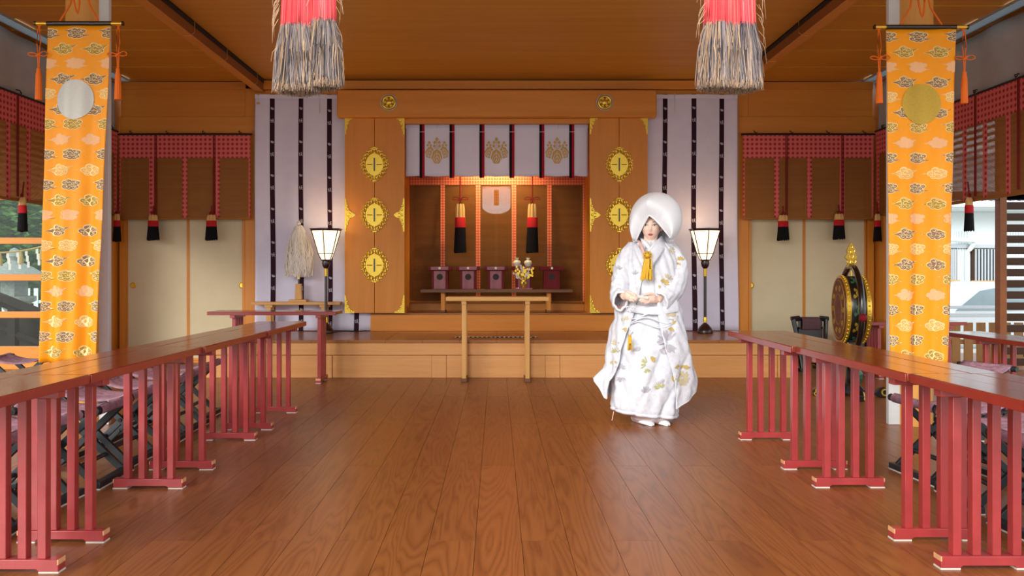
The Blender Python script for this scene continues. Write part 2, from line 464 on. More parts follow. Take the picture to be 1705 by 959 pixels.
# niche for the altar
NX0, NX1, NB = PX(674, 6.97), PX(981, 6.97), YD(7.75)
wn = sroot('wall_niche'); ZS_ = .591
MB().box(NX0-.03, NX0, YD(6.97)+.002, NB, ZS_, 2.85).build('niche_cheek', 'hinoki_v', wn)
MB().box(NX1, NX1+.03, YD(6.97)+.002, NB, ZS_, 2.85).build('niche_cheek', 'hinoki_v', wn)
MB().box(NX0-.03, NX1+.03, NB, NB+.05, .5, 2.85).build('niche_back', 'dark_wood', wn)
MB().box(NX0-.03, NX1+.03, YD(7.05)+.05, NB, 2.8, 2.85).build('niche_ceiling', 'hinoki_h', wn)
MB().box(NX0, NX1, YD(7.38), YD(7.38)+.04, .591, PZ(503, 7.38)).build('niche_skirting', 'hinoki_h', wn, bevel=.003)
MB().box(NX0, NX1, YD(6.9)+.02, YD(6.9)+.07, PZ(205.5, 6.9), PZ(195, 6.9)+.01).build('niche_head', 'hinoki_h', wn, bevel=.003)
# ---- altar platform and step
ZP, ZS = .381, .591
YP = YD(6.06)
ap = sroot('altar_platform')
MB().box(-2.97, 2.97, YP+.02, YB+.02, 0, ZP-.03).build('core', 'shadow_wood', ap)
n = 16
for k in range(n):
    w = 5.98/n
    MB().box(-2.99+k*w+.001, -2.99+(k+1)*w-.001, YP-.012, YB+.03, ZP-.03, ZP-.0005*(k % 3)).build('deck_board', 'platform_top', ap, bevel=.002)
MB().box(-2.98, 2.98, YP-.006, YP+.03, PZ(591, 6.06), ZP-.032).build('front_rail', 'platform_wood', ap, bevel=.003)
zr = PZ(591.5, 6.06)
posts = [PX(p, 6.06) for p in (337, 541, 731, 920, 1105, 1300)]
posts[0] = -2.91; posts[-1] = 2.91
xs = [p for p in posts]
for x in xs:
    MB().box(x-.072, x+.072, YP-.004, YP+.03, .0, zr-.002).build('front_post', 'platform_wood', ap, bevel=.002)
for a, c in zip(xs, xs[1:]):
    MB().box(a+.074, c-.074, YP+.006, YP+.03, .0, zr-.002).build('front_panel', 'platform_wood', ap, bevel=.002)
st = sroot('altar_step')
SX0, SX1 = PX(617, 6.97), PX(1040, 6.97)
MB().box(SX0, SX1, YD(6.97), YB+.02, ZP, ZS-.02).build('riser', 'hinoki_h', st, bevel=.003)
MB().box(SX0, SX1, YD(6.97)-.004, NB, ZS-.02, ZS).build('tread', 'platform_top', st, bevel=.003)
# ---- lintel with medallions
li = sroot('trim_3')
LY = YD(6.84)
MB().box(PX(561, 6.84), PX(1093.5, 6.84), LY, LY+.12, PZ(195, 6.84), PZ(149.5, 6.84)).build('lintel_beam', 'hinoki_h', li, bevel=.012)
for cx in (647.5, 1007):
    c = P(cx, 170.5, 6.84); x, z = c.x, c.z
    t = thing('medallion', 'round gold crest medallion on the wooden lintel, '+('left one' if cx < 800 else 'right one'), 'medallion', (x, LY, z))
    r = 13.3*.00684
    MB().torus((0, -.006, 0), r, .007, 28, 8).build('outer_ring', 'silver_disc', t)
    mb = MB(); mb.prism(disc(0, 0, r-.008, 28), -.004, -.0); mb.build('back_plate', 'lacquer_maroon', t)
    mb = MB(); mb.torus((0, -.008, 0), r-.022, .014, 28, 8); mb.build('gold_ring', 'gold', t)
    mb = MB(); mb.prism(disc(0, 0, r-.032, 24), -.010, -.003); mb.build('centre_plate', 'gold', t)
    mb = MB()
    for k in range(6):
        a = PI/6+k*PI/3; mb.torus((.5*r*math.cos(a), -.012, .5*r*math.sin(a)), .008, .004, 8, 5)
    mb.build('petal_beads', 'lacquer_maroon', t)
    MB().lathe([(.034, 0), (.032, .008), (.022, .016), (.0, .018)], 20, T=Matrix.Translation((0, -.008, 0)) @ Matrix.Rotation(PI/2, 4, 'X')).build('boss', 'gold', t)
# ---- sliding doors
def fusuma(n, x0, x1, pull_x=None):
    d = sroot('door_%d' % n, (0, YB+.03, 0))
    z1 = PZ(222, 7.05)
    MB().box(x0+.02, x1-.02, .005, .025, .05, z1-.02).build('paper_panel', 'fusuma_paper', d)
    for a, c in ((x0, x0+.022), (x1-.022, x1)):
        MB().box(a, c, 0, .03, .03, z1).build('stile', 'hinoki_v', d, bevel=.002)
    MB().box(x0, x1, 0, .03, .03, .055).build('rail', 'hinoki_h', d, bevel=.002)
    if pull_x is not None:
        T = Matrix.Translation((pull_x, .004, PZ(475, 7.07))) @ Matrix.Rotation(PI/2, 4, 'X')
        h = MB().lathe([(.036, 0), (.036, .006), (.030, .009), (.026, .004), (.0, .003)], 20, T=T).build('pull', 'gold', d)
fusuma(1, PX(208, 7.05), PX(312, 7.05), PX(221.6, 7.07))
fusuma(2, PX(311, 7.05), PX(410, 7.05), PX(402.5, 7.07))
fusuma(3, PX(1243, 7.05), PX(1341, 7.05), PX(1250.7, 7.07))
fusuma(4, PX(1340, 7.05), PX(1444, 7.05), PX(1434, 7.07))
# ---- side walls: a solid bay by the back corner, a head beam, open below
for sx, nm in ((-1, 'wall_left'), (1, 'wall_right')):
    w = sroot(nm)
    def sb(y0, y1, z0, z1, name, mat, d=.06, o=0):
        MB().box(sx*(XW+o), sx*(XW+o+d), y0, y1, z0, z1).build(name, mat, w, bevel=.003)
    sb(YD(6.5), YB+.1, 0, ZC-.02, 'corner_panel', 'hinoki_v', .05, .03)
    sb(YD(6.86), YD(6.94), 0, 2.7, 'corner_post', 'hinoki_v', .06, .0)
    sb(YD(6.45), YD(6.52), 0, ZC-.02, 'corner_post', 'beam_wood', .1, -.01)
    sb(YD(2.6), YB, 2.72, 2.80, 'head_beam', 'beam_wood', .1, .04)
    sb(YD(2.6), YB, 2.80, ZC-.03, 'upper_wall', 'wall_dark', .05, .09)
    sb(YD(2.6), YB-.01, 3.22, ZC-.03, 'cornice', 'beam_wood', .05, .02)
    # wing wall across the end of the side veranda (parallel to the back wall)
# left: glazed wing with wooden rails
wy = YD(6.6)
wg = sroot('window_1', (0, wy, 0))
X0, X1 = -6.6, -XW-.06
for zc in (1.41, 1.007, .598):
    MB().box(X0, X1, -.02, .03, zc-.035, zc+.035).build('rail', 'hinoki_h', wg, bevel=.003)
MB().box(X0, X1, -.03, .04, .0, .25).build('sill', 'hinoki_h', wg, bevel=.003)
MB().box(X0, X1, -.03, .04, 1.86, 1.96).build('head', 'hinoki_h', wg, bevel=.003)
MB().box(X0, X1, -.0, .04, 1.96, ZC).build('upper_panel', 'hinoki_h', wg)
for x in (X0, X1-.06): MB().box(x, x+.06, -.03, .04, 0, 1.96).build('stile', 'hinoki_v', wg, bevel=.003)
for a, c in ((.25, .563), (.633, .972), (1.042, 1.375), (1.445, 1.86)):
    MB().box(X0+.06, X1-.06, .004, .008, a, c).build('pane', 'glass', wg)
# right: post, louvre and open bay
wr = sroot('window_2', (0, wy, 0))
xa, xb = PX(1661, 6.6), PX(1673, 6.6)
MB().box(xa, xb, -.04, .05, 0, ZC-.02).build('post', 'beam_wood', wr, bevel=.004)
MB().box(xa, 6.6, -.03, .04, 1.86, ZC-.02).build('upper_panel', 'shadow_wood', wr)
sl = MB().box(xb-.005, 6.6, -.012, .012, -.041, .041, T=Matrix.Rotation(math.radians(12), 4, 'X')).mesh('louvre_slat', 'shadow_wood', None)
z = .08
while z < 1.86:
    o = bpy.data.objects.new('louvre_slat', sl); C.objects.link(o); o.parent = wr; o.location = (0, 0, z); z += .1225
MB().box(XW+.06, 6.6, -.03, .04, 1.86, 1.95).build('head', 'dark_wood', wr, bevel=.003)
# ---- ceiling strip vents along both sides, their backing given an added glow
for sx, s in ((-1, 'left'), (1, 'right')):
    t = thing('ceiling_vent', 'long slatted pale metal ceiling strip along the %s wall' % s, 'vent', (0, 0, ZC-.018))
    x0, x1 = 4.25, 4.395
    y0, y1 = YD(3.0), YD(6.98)
    fr = MB()
    fr.box(sx*x0, sx*(x0+.012), y0, y1, -.012, .006); fr.box(sx*(x1-.012), sx*x1, y0, y1, -.012, .006)
    fr.box(sx*x0, sx*x1, y1-.012, y1, -.012, .006); fr.box(sx*x0, sx*x1, y0, y0+.012, -.012, .006)
    fr.build('frame', 'aluminium', t)
    MB().box(sx*(x0+.012), sx*(x1-.012), y0, y1, .002, .006).build('backing', 'vent_backing_glow', t)
    mb = MB()
    for k in range(7):
        xx = x0+.018+k*.017
        mb.box(sx*xx, sx*(xx+.007), y0+.012, y1-.012, -.01, .002)
    o = mb.build('slats', 'aluminium', t); o['kind'] = 'stuff'
# ---- columns with a white casing strip
def column(px_in, px_w0, px_w1, sx, n):
    D = 4.2
    cx = PX(px_w0, D)+sx*.122
    c = thing('column', 'round wooden column behind the '+('silver' if sx < 0 else 'gold')+'-disc orange banner', 'column', (cx, YD(D)+.02, 0))
    MB().lathe([(.122, 0), (.122, ZC-.03)], 32).build('shaft', 'column_wood', c)
    xw0, xw1 = PX(px_in, D)-cx, PX(px_w0, D)-cx+sx*.03
    MB().box(xw0, xw1, -.035, .005, 0, ZC-.03).build('casing_strip', 'white_paint', c, bevel=.004)
column(1478, 1495, 1541, 1, 1)
column(183, 168, 112, -1, 2)
# ================================================================== OUTSIDE
def foliage(name, loc, rx, rz, n, mat, label, cat, leaf=.09, trunk=.0):
    t = thing(name, label, cat, loc); rr = random.Random(hash(label) % 999 if False else len(label)*7+int(rx*100))
    mb = MB()
    for _ in range(n):
        while True:
            p = Vector((rr.uniform(-1, 1), rr.uniform(-1, 1), rr.uniform(-1, 1)))
            if .35 < p.length < 1: break
        p = Vector((p.x*rx, p.y*rx*.8, trunk+rz+p.z*rz))
        q = Matrix.Rotation(rr.uniform(0, 6.28), 3, 'Z') @ Matrix.Rotation(rr.uniform(-1.2, 1.2), 3, 'X')
        s = leaf*rr.uniform(.6, 1.3)
        mb.add([p+q @ Vector(v) for v in ((-s, 0, 0), (0, -s*.5, s*.1), (s, 0, 0), (0, s*.5, s*.1))], [(0, 1, 2, 3)])
    o = mb.build('foliage', mat, t, None); o['kind'] = 'stuff'
    mb = MB(); mb.tube([(0, 0, 0), (.05, 0, trunk+rz*.5), (0, .05, trunk+rz*1.4)], [.12, .09, .03], 8)
    mb.build('trunk', 'bark', t)
foliage('tree', (-10.9, 18.2, -.55), 1.6, 1.6, 2600, 'leaf', 'leafy green tree outside the left window', 'tree', .12, .9)
foliage('tree', (-14.2, 19.5, -.55), 2.0, 1.7, 2600, 'leaf_dark', 'dark green tree farther left outside the window', 'tree', .13, .8)
foliage('shrub', (-7.0, 16.0, -.55), .8, .55, 1200, 'leaf_dark', 'low dark shrub behind the stone lantern', 'shrub', .08, .1)
struct(MB().box(-30, -7.0, 22, 22.3, -.55, 5.0).build('hedge_wall', 'leaf_dark', smooth=None))
# stone lantern
c = P(24, 455, 10.5)
t = thing('stone_lantern', 'grey stone lantern outside the left window', 'lantern', (c.x, c.y, -.55))
MB().lathe([(.42, 0), (.42, .18), (.30, .24), (.17, .3), (.15, .95), (.22, 1.05), (.34, 1.12), (.34, 1.2)], 12).build('base', 'stone', t)
MB().lathe([(.24, 1.2), (.24, 1.5)], 6).build('fire_box', 'stone', t)
MB().lathe([(.5, 1.5), (.52, 1.55), (.3, 1.7), (.14, 1.78), (.1, 1.82), (.13, 1.9), (.06, 2.02), (0, 2.05)], 12).build('cap', 'stone', t)
# sacred rope with folded paper streamers
rp = thing('sacred_rope', 'straw rope with paper streamers strung outside the left window', 'rope', (0, 0, 0))
pts = [P(-60, 418, 9.2), P(-20, 421, 9.2), P(20, 419.5, 9.2), P(50, 415, 9.2), P(85, 407, 9.2)]
pts = bezier_pts(pts, 24)
MB().tube(pts, .014, 6).build('rope', 'rope', rp)
for k in range(2, 24, 3):
    p = pts[k]; mb = MB()
    for q in range(3):
        mb.box(p.x-.03+q*.018, p.x+.01+q*.018, p.y-.004*q, p.y-.004*q+.003, p.z-.09*(q+1), p.z-.09*q)
    mb.build('paper_streamer', 'white_paper', rp)
for k in range(3, 24, 6):
    p = pts[k]; MB().tube([p, p+Vector((0, 0, -.1)), p+Vector((0, 0, -.2))], [.012, .028, .035], 8).build('straw_tuft', 'rope', rp)
# dark timber stair seen through the glass, and a white fence behind it
t = thing('timber_stair', 'dark timber stair rail outside the left window', 'stair', (-6.2, YD(8.2), -.55))
for dx, r in ((0, .09),):
    MB().tube([(-1.6, 0, 1.65), (.6, 0, .78)], .09, 4).build('handrail', 'wall_dark', t)
    MB().tube([(-1.6, 0, 1.25), (.6, 0, .38)], .05, 4).build('lower_rail', 'wall_dark', t)
for x in (-1.2, -.4, .35):
    z = 1.65-(x+1.6)*.395
    MB().box(x-.05, x+.05, -.05, .05, 0, z).build('post', 'wall_dark', t)
MB().box(-2.5, 1.2, .3, .6, 0, 1.0).build('stair_side', 'wall_dark', t)
t = thing('white_fence', 'white picket fence beyond the dark stair outside left', 'fence', (P(20, 500, 12).x, YD(12), -.55))
sp = MB().box(-.04, .04, -.01, .01, 0, 1.3).mesh('picket', 'siding', None)
for k in range(-9, 10):
    o = bpy.data.objects.new('picket', sp); C.objects.link(o); o.parent = t; o.location = (k*.16, 0, 0)
for z in (.35, 1.0): MB().box(-1.6, 1.6, .011, .04, z, z+.06).build('rail', 'siding', t)
# house seen at the right
HD = 14.0; hy = YD(HD)
t = thing('house', 'pale house with ribbed siding and barred window outside right', 'house', (PX(1600, HD), hy, -.55))
ox = PX(1600, HD)
def hx(px): return PX(px, HD)-ox
def hz(py): return PZ(py, HD)+.55
MB().box(hx(1500), hx(1960), .03, 3, 0, hz(345)).build('wall', 'siding', t)
rib = MB().box(-.012, .012, -.0, .03, 0, hz(385)).mesh('siding_rib', 'siding', None)
x = hx(1540)
while x < hx(1800):
    inw = any(a-1 < x/HD*1000+1600-0 < b__+1 for a, b__ in ())
    px_ = x/HD*1000+1600
    if not (1573 < px_ < 1594 or 1616 < px_ < 1663):
        o = bpy.data.objects.new('siding_rib', rib); C.objects.link(o); o.parent = t; o.location = (x, 0, 0)
    x += HD*.0045
MB().box(hx(1500), hx(1960), -.05, .03, hz(413), hz(407)).build('ledge', 'aluminium', t)
def hwin(a, c, y0, y1, bars):
    f = MB(); f.box(hx(a), hx(c), -.04, .03, hz(y1), hz(y0)); w_ = f.build('window', 'shadow_wood', t)
    MB().box(hx(a)+.05, hx(c)-.05, -.05, -.04, hz(y1)+.05, hz(y0)-.05).build('pane', 'glass_dark', w_)
    for k in range(bars):
        x_ = hx(a)+.06+(hx(c)-hx(a)-.12)*k/(bars-1)
        MB().box(x_-.018, x_+.018, -.09, -.06, hz(y1), hz(y0)).build('bar', 'aluminium', w_)
    MB().box(hx(a)-.04, hx(c)+.04, -.1, .03, hz(y1)-.07, hz(y1)).build('sill', 'pale_wood', w_)
hwin(1617, 1662, 415, 467, 8)
hwin(1574, 1592, 415, 466, 4)
hwin(1720, 1765, 415, 467, 8)
MB().tube([(hx(1608), -.06, 0), (hx(1608), -.06, hz(420)), (hx(1611), -.1, hz(415)), (hx(1616), -.14, hz(405)), (hx(1615), -.18, hz(401)), (hx(1570), -.3, hz(399))], .05, 8).build('downpipe', 'siding', t)
MB().box(hx(1500), hx(1960), -.9, .0, hz(352), hz(345)).build('eave_board', 'siding', t)
MB().box(hx(1500), hx(1960), -1.0, -.9, hz(350), hz(343)).build('gutter', 'siding', t)
# roof: rolled tiles, row on row
mb = MB()
def roof(u, v):
    x_ = hx(1500)+u*(hx(1960)-hx(1500)); r_ = v*14; k_ = int(r_); fr_ = r_-k_
    return (x_, -1.0+v*3.6, hz(343)+v*1.55+.035*math.sin(x_*30)-.045*fr_+.045)
mb.grid(roof, 420, 56); mb.build('tiled_roof', 'tile_grey', t, 60)
# parked car
CD = 10.5; cy = YD(CD)
t = thing('car', 'white parked car behind the rail outside right', 'car', (PX(1622, CD), cy, -.55))
prof = [(-2.0, .35), (-2.05, .62), (-1.9, .82), (-1.0, .95), (-.45, 1.36), (.1, 1.46), (.8, 1.42), (1.45, 1.0), (1.95, .9), (2.05, .6), (2.0, .35)]
mb = MB(); mb.prism([(x_*.9, z_) for x_, z_ in prof], -.8, .8); mb.build('body', 'car_paint', t, 40, bevel=.07)
for y_ in (-.806, .8):
    w_ = MB().prism([(-.78, .98), (-.38, 1.31), (.0, 1.38), (.02, .98)], y_, y_+.006).build('side_window', 'car_glass', t)
    w_ = MB().prism([(.08, .98), (.07, 1.38), (.66, 1.33), (1.12, 1.0)], y_, y_+.006).build('side_window', 'car_glass', t)
for x_ in (-1.2, 1.2):
    for y_ in (-.82, .62):
        T = Matrix.Translation((x_, y_, .32)) @ Matrix.Rotation(-PI/2, 4, 'X')
        MB().lathe([(.18, 0), (.32, .01), (.32, .19), (.18, .2)], 20, T=T).build('wheel', 'rubber', t)
# metal guard rails and a low picket fence outside the right bay
t = thing('guard_rail', 'pale double guard rail in front of the white car', 'rail', (PX(1620, 8.4), YD(8.4), -.55))
for y0, y1 in ((509, 514), (521.5, 528)):
    MB().box(-1.0, 1.6, -.02, .02, PZ(y1, 8.4)+.55, PZ(y0, 8.4)+.55).build('rail', 'aluminium', t, bevel=.004)
for x_ in (-.95, .45, 1.5): MB().box(x_-.03, x_+.03, .02, .06, 0, PZ(509, 8.4)+.55).build('post', 'aluminium', t)
t = thing('picket_fence', 'low brown wooden picket fence outside the right opening', 'fence', (PX(1620, 7.2), YD(7.2), -.3))
pk = MB().box(-.05, .05, -.012, .012, 0, PZ(537, 7.2)+.3).mesh('picket', 'picket_wood', None)
for k in range(-3, 7):
    o = bpy.data.objects.new('picket', pk); C.objects.link(o); o.parent = t; o.location = (-.207+k*.151, 0, 0)
for z_ in (.2, .5): MB().box(-.7, .85, .013, .04, z_, z_+.06).build('rail', 'picket_wood', t)

# ================================================================== ALTAR DOORS with pierced gold fittings
def lens(w, h, n=24, p=1.25):
    out = []
    for i in range(n):
        a = 2*PI*i/n; c_, s_ = math.cos(a), math.sin(a)
        out.append((w*math.copysign(abs(c_)**p, c_), h*math.copysign(abs(s_)**p, s_)))
    return out
def plate_mesh():
    mb = MB(); W, H = .16, .195
    mb.prism(lens(W*.64, H*.66, 28, 1.05), -.006, 0)
    rim = lens(W*.64, H*.70, 40, 1.0)
    # pierced scroll border: rings between the plate and a scalloped outer edge
    k = 20
    for i in range(k):
        a = 2*PI*(i+.5)/k
        ex = W*.80*math.copysign(abs(math.cos(a))**1.22, math.cos(a)); ez = H*.84*math.copysign(abs(math.sin(a))**1.22, math.sin(a))
        mb.torus((ex, -.005, ez), .018, .0082, 10, 5)
    for i in range(k):
        a = 2*PI*i/k
        ex = W*.95*math.copysign(abs(math.cos(a))**1.25, math.cos(a)); ez = H*.97*math.copysign(abs(math.sin(a))**1.25, math.sin(a))
        mb.torus((ex, -.005, ez), .0105, .0062, 8, 5)
    for sz in (-1, 1):
        mb.prism([(-.03, sz*H*.93), (-.012, sz*H*.86), (.012, sz*H*.86), (.03, sz*H*.93), (.02, sz*H*1.0), (0, sz*H*1.04), (-.02, sz*H*1.0)], -.009, 0)
        mb.box(-.008, .008, -.008, 0, sz*H*.6, sz*H*.9)
    return mb.mesh('centre_fitting', 'gold', 40)
PLATE = plate_mesh()
SLOT = MB().box(-.008, .008, -.016, -.006, -.075, .075).mesh('latch_slot', 'lacquer_black', None)
DASH = MB().box(-.03, .03, -.0095, -.007, -.004, .004).mesh('engraved_line', 'lacquer_maroon', None)
def corner_mesh():
    mb = MB(); w, h = .115, .20
    pts = [(0, 0), (w, 0), (w*.98, .02)]
    for i in range(1, 12):
        t_ = i/12; a = t_*PI/2
        pts.append((w-(w-.02)*math.sin(a)+.006*math.sin(t_*26), .02+(h-.02)*(1-math.cos(a))+.006*math.cos(t_*26)))
    pts += [(.016, h), (0, h)]
    mb.prism(pts, -.006, 0)
    for x_, z_ in ((.075, .026), (.045, .05), (.03, .09), (.022, .135)):
        mb.torus((x_, -.006, z_), .011, .005, 8, 5)
    return mb.mesh('corner_fitting', 'gold', 40)
CORNER = corner_mesh()
def mid_mesh():
    mb = MB(); w, h = .125, .19
    pts = [(0, -h), (.016, -h)]
    up = []
    for i in range(1, 10):
        t_ = i/10; up.append((.016+(w*.62-.016)*t_**2.2+.005*math.sin(t_*30), -h+(h-.022)*t_))
    pts += up+[(w*.7, -.03), (w*.82, -.02), (w, 0), (w*.82, .02), (w*.7, .03)]+[(x_, -z_) for x_, z_ in up[::-1]]+[(.016, h), (0, h)]
    mb.prism(pts, -.006, 0)
    for x_, z_ in ((.03, 0), (.06, .028), (.06, -.028), (.032, .06), (.032, -.06), (.024, .105), (.024, -.105)):
        mb.torus((x_, -.006, z_), .0115, .005, 8, 5)
    return mb.mesh('edge_fitting', 'gold', 40)
MID = mid_mesh()
def inst(name, me, parent, loc, sc=(1, 1, 1)):
    o = bpy.data.objects.new(name, me); C.objects.link(o); o.parent = parent; o.location = loc; o.scale = sc
    return o
DY = YD(6.9)
for side, (a, mid_, c_) in (('left', (574, 623.5, 673.5)), ('right', (982, 1031, 1078.5))):
    xa, xm, xc = [PX(p, 6.9) for p in (a, mid_, c_)]
    z0, z1 = PZ(521, 6.9), PZ(194, 6.9)
    t = thing('altar_door', 'folding wooden altar door with pierced gold fittings, %s of the altar' % side, 'door', (xm, DY, z0))
    h = z1-z0
    l1 = MB().box(xa-xm, -.002, 0, .045, 0, h).build('leaf', 'hinoki_v', t, bevel=.003)
    l2 = MB().box(.002, xc-xm, 0, .045, 0, h).build('leaf', 'hinoki_v', t, bevel=.003)
    for py in (274, 358, 441.5):
        z = PZ(py, 6.9)-z0
        o = inst('centre_fitting', PLATE, t, (0, 0, z)); inst('latch_slot', SLOT, o, (0, 0, 0))
        inst('engraved_line', DASH, o, (-.055, 0, 0)); inst('engraved_line', DASH, o, (.055, 0, 0))
    for lf, xx, s in ((l1, xa-xm, 1), (l2, xc-xm, -1)):
        inst('corner_fitting', CORNER, lf, (xx, 0, 0), (s, 1, 1)); inst('corner_fitting', CORNER, lf, (xx, 0, h-.002), (s, 1, -1))
        inst('edge_fitting', MID, lf, (xx, 0, PZ(358, 6.9)-z0), (s, 1, 1))

# ================================================================== HANGINGS BEHIND THE DOORS
def mark_a():      # small bird-like mark
    return stroke([(-.018, .012), (-.012, -.006), (0, -.012), (.016, -.006)], .007)+stroke([(-.006, .014), (0, .002), (.014, .006)], .006)+stroke([(-.012, .004), (.004, -.004)], .006)
def mark_b():      # small brush-written character
    return (stroke([(-.018, .02), (-.014, -.018)], .005)+stroke([(-.022, .006), (-.008, .008)], .005)+stroke([(-.002, .02), (.012, .022), (.004, .006)], .005)
            + stroke([(-.004, .004), (.016, .002)], .005)+stroke([(.006, .004), (-.004, -.018)], .005)+stroke([(.004, -.004), (.018, -.02)], .005))
def hanging(side, pxs, stripes, label):
    D = 7.0
    x0, x1 = PX(pxs[0], D), PX(pxs[1], D); z0, z1 = ZP+.006, PZ(157, D)
    xc = (x0+x1)/2
    t = thing('stage_curtain', label, 'curtain', (xc, YD(D), z0))
    ph = 0 if side < 0 else 1.7
    def fn(x, z):       # local coordinates
        v = 1-z/(z1-z0)
        y = (.010+.016*v)*math.sin(x*11+ph+.5*math.sin(z*1.3))+.006*v*math.sin(x*27+ph*2+z*.7)
        return (x+.012*v*math.sin(z*2+ph), y, z)
    mb = MB(); w = x1-x0; hh = z1-z0
    mb.grid(lambda u, v: fn(-w/2+u*w, v*hh), 90, 40); mb.build('cloth', 'white_cloth', t, 60, solid=.003)
    mb = MB(); mb.grid(lambda u, v: Vector(fn(-w/2+u*w, hh-.05+v*.045))+Vector((0, -.005, 0)), 90, 2)
    mb.build('top_hem', 'noren_cloth', t, 60)
    for px in stripes:
        xs_ = PX(px, D)-xc; sw = .028
        mb = MB(); mb.grid(lambda u, v: Vector(fn(xs_-sw+u*2*sw, v*hh))+Vector((0, -.004, 0)), 4, 40)
        sp_ = mb.build('stripe', 'purple_stripe', t, 60)
        mb = MB(); z = hh-.16; k = 0
        jit = (px % 3)*.012
        while z > .1:
            pts = mark_a() if k % 2 == 0 else mark_b()
            printed(mb, [[(xs_+p[0]+.003, z+p[1]-jit) for p in pl] for pl in pts], fn, 0, .0065)
            z -= .145 if k % 2 == 0 else .245; k += 1
        mb.build('crest_marks', 'emb_silver', sp_, None)
    # hanging cords and hooks along the top
    for fx in (.03, .5, .97):
        xx = -w/2+fx*w; p = Vector(fn(xx, hh-.02))
        MB().tube([p+Vector((0, -.012, -.2 if fx == .5 else -.05)), p+Vector((0, -.012, 0)), p+Vector((0, -.01, .03))], .004, 6).build('tie_cord', 'white_paper', t)
    mb = MB(); printed(mb, [[(-w/2+.02, hh-.12), (-w/2+.06, hh-.12), (-w/2+.06, hh-.095), (-w/2+.02, hh-.095)]], fn, 0, .007)
    mb.build('cloth_tag', 'pale_wood', t, None)
hanging(-1, (425, 640), (453.5, 501.5, 548.5, 594), 'tall white curtain with dark crest-marked stripes, left of the altar')
hanging(1, (1020, 1228), (1060, 1107.5, 1155, 1202), 'tall white curtain with dark crest-marked stripes, right of the altar')

# ---- short white curtain with gold paulownia crests over the niche
def crest():
    """layers of (polygons, material 0 gold / 1 cloth)"""
    layers = []
    def leaf(cx, cz, w, h, rot):
        def tr(x_, z_): return (cx+x_*math.cos(rot)-z_*math.sin(rot), cz+x_*math.sin(rot)+z_*math.cos(rot))
        def outl(g):
            pts = []
            for i in range(26):
                a = 2*PI*i/26; r_ = g*(1+.06*math.cos(7*a))
                pts.append(tr(w*r_*math.sin(a)*(1 if math.cos(a) < .2 else .92), h*r_*math.cos(a)))
            return pts
        layers.append(([outl(1.14)], 1)); layers.append(([outl(1.0)], 0))
        veins = []
        for k in range(3):
            q = (k+1)/3.7; arc = []
            for j in range(-5, 6):
                a = j/5*1.25; arc.append(tr(w*q*math.sin(a), -h*.95+h*1.75*q*math.cos(a)))
            veins.extend(stroke(arc, .0045))
        veins.extend(stroke([tr(0, -h*.9), tr(0, h*.75)], .0036))
        layers.append((veins, 1))
    leaf(-.085, -.012, .048, .068, -.28); leaf(.085, -.012, .048, .068, .28); leaf(0, -.058, .062, .082, 0)
    buds = []
    def bud(x, z, s): buds.append([(x, z+s*1.2), (x+s*.95, z+s*.25), (x+s*.6, z-s*.85), (x-s*.6, z-s*.85), (x-s*.95, z+s*.25)])
    for x, z, s in ((0, .138, .021), (-.026, .102, .018), (.026, .102, .018), (-.03, .06, .018), (.03, .06, .018)): bud(x, z, s)
    for sx in (-1, 1):
        for x, z, s in ((.088, .098, .017), (.070, .067, .014), (.108, .067, .014)): bud(sx*x, z, s)
    for x in (-.02, 0, .02): buds.append(disc(x, .036, .006, 8))
    buds.extend(stroke([(0, .03), (0, .125)], .005))
    layers.append((buds, 0))
    return layers
D = 6.99
x0, x1 = PX(674, D)+.012, PX(980, D)-.008; z1 = PZ(206, D); z0 = PZ(293.5, D); hh = z1-z0; w = x1-x0
t = thing('crest_curtain', 'short white curtain with three gold crests above the altar niche', 'curtain', ((x0+x1)/2, YD(D), z0))
xc = (x0+x1)/2
def nf(x, z):
    v = 1-z/hh
    return (x, .004*math.sin(x*9+.8)+.006*v*math.sin(x*13.5), z-.004*math.cos(x*18)*v)
mb = MB(); mb.grid(lambda u, v: nf(-w/2+u*w, v*hh), 90, 14); mb.build('cloth', 'noren_cloth', t, 60, solid=.002)
mb = MB(); mb.grid(lambda u, v: Vector(nf(-w/2+u*w, hh-.052+v*.05))+Vector((0, -.004, 0)), 90, 2); mb.build('top_hem', 'white_cloth', t, 60)
for k in range(6):
    xa = PX(698.7+k*49.8, D)-xc
    mb = MB(); mb.grid(lambda u, v: Vector(nf(xa+u*.031, -.025+v*(hh+.025)))+Vector((0, -.008, 0)), 3, 14); mb.build('black_stripe', 'black_stripe', t, 60)
    mb = MB(); mb.grid(lambda u, v: Vector(nf(xa+.031+u*.028, -.025+v*(hh+.025)))+Vector((0, -.0085, 0)), 3, 14); mb.build('red_stripe', 'red_stripe', t, 60)
    MB().tube([(xa+.004, -.018, hh-.098), (xa+.058, -.018, hh-.098)], .003, 5).build('stitch', 'white_paper', t)
cl_ = crest()
for cx in (727.5, 826.5, 927.5):
    ox, oz = PX(cx, D)-xc, PZ(252, D)-z0
    gm, vm = MB(), MB()
    for q, (pls, mt) in enumerate(cl_):
        printed(vm if mt else gm, [[(p[0]+ox, p[1]*1.02+oz) for p in pl] for pl in pls], nf, 0, .004+q*.0007)
    o = gm.build('gold_crest', 'gold_print', t, None); vm.build('crest_veins', 'noren_cloth', o, None)
for cx in (727.5, 829, 929):
    xx = PX(cx, D)-xc
    MB().tube([(xx, -.012, hh-.07), (xx, -.012, hh+.01), (xx+.004, -.014, hh+.035)], .003, 6).build('tie_cord', 'white_paper', t)
    MB().tube([(xx-.02, -.014, hh+.012), (xx, -.016, hh+.03), (xx+.02, -.014, hh+.012), (xx, -.016, hh), (xx-.02, -.014, hh+.012)], .005, 6).build('cord_knot', 'white_paper', t)

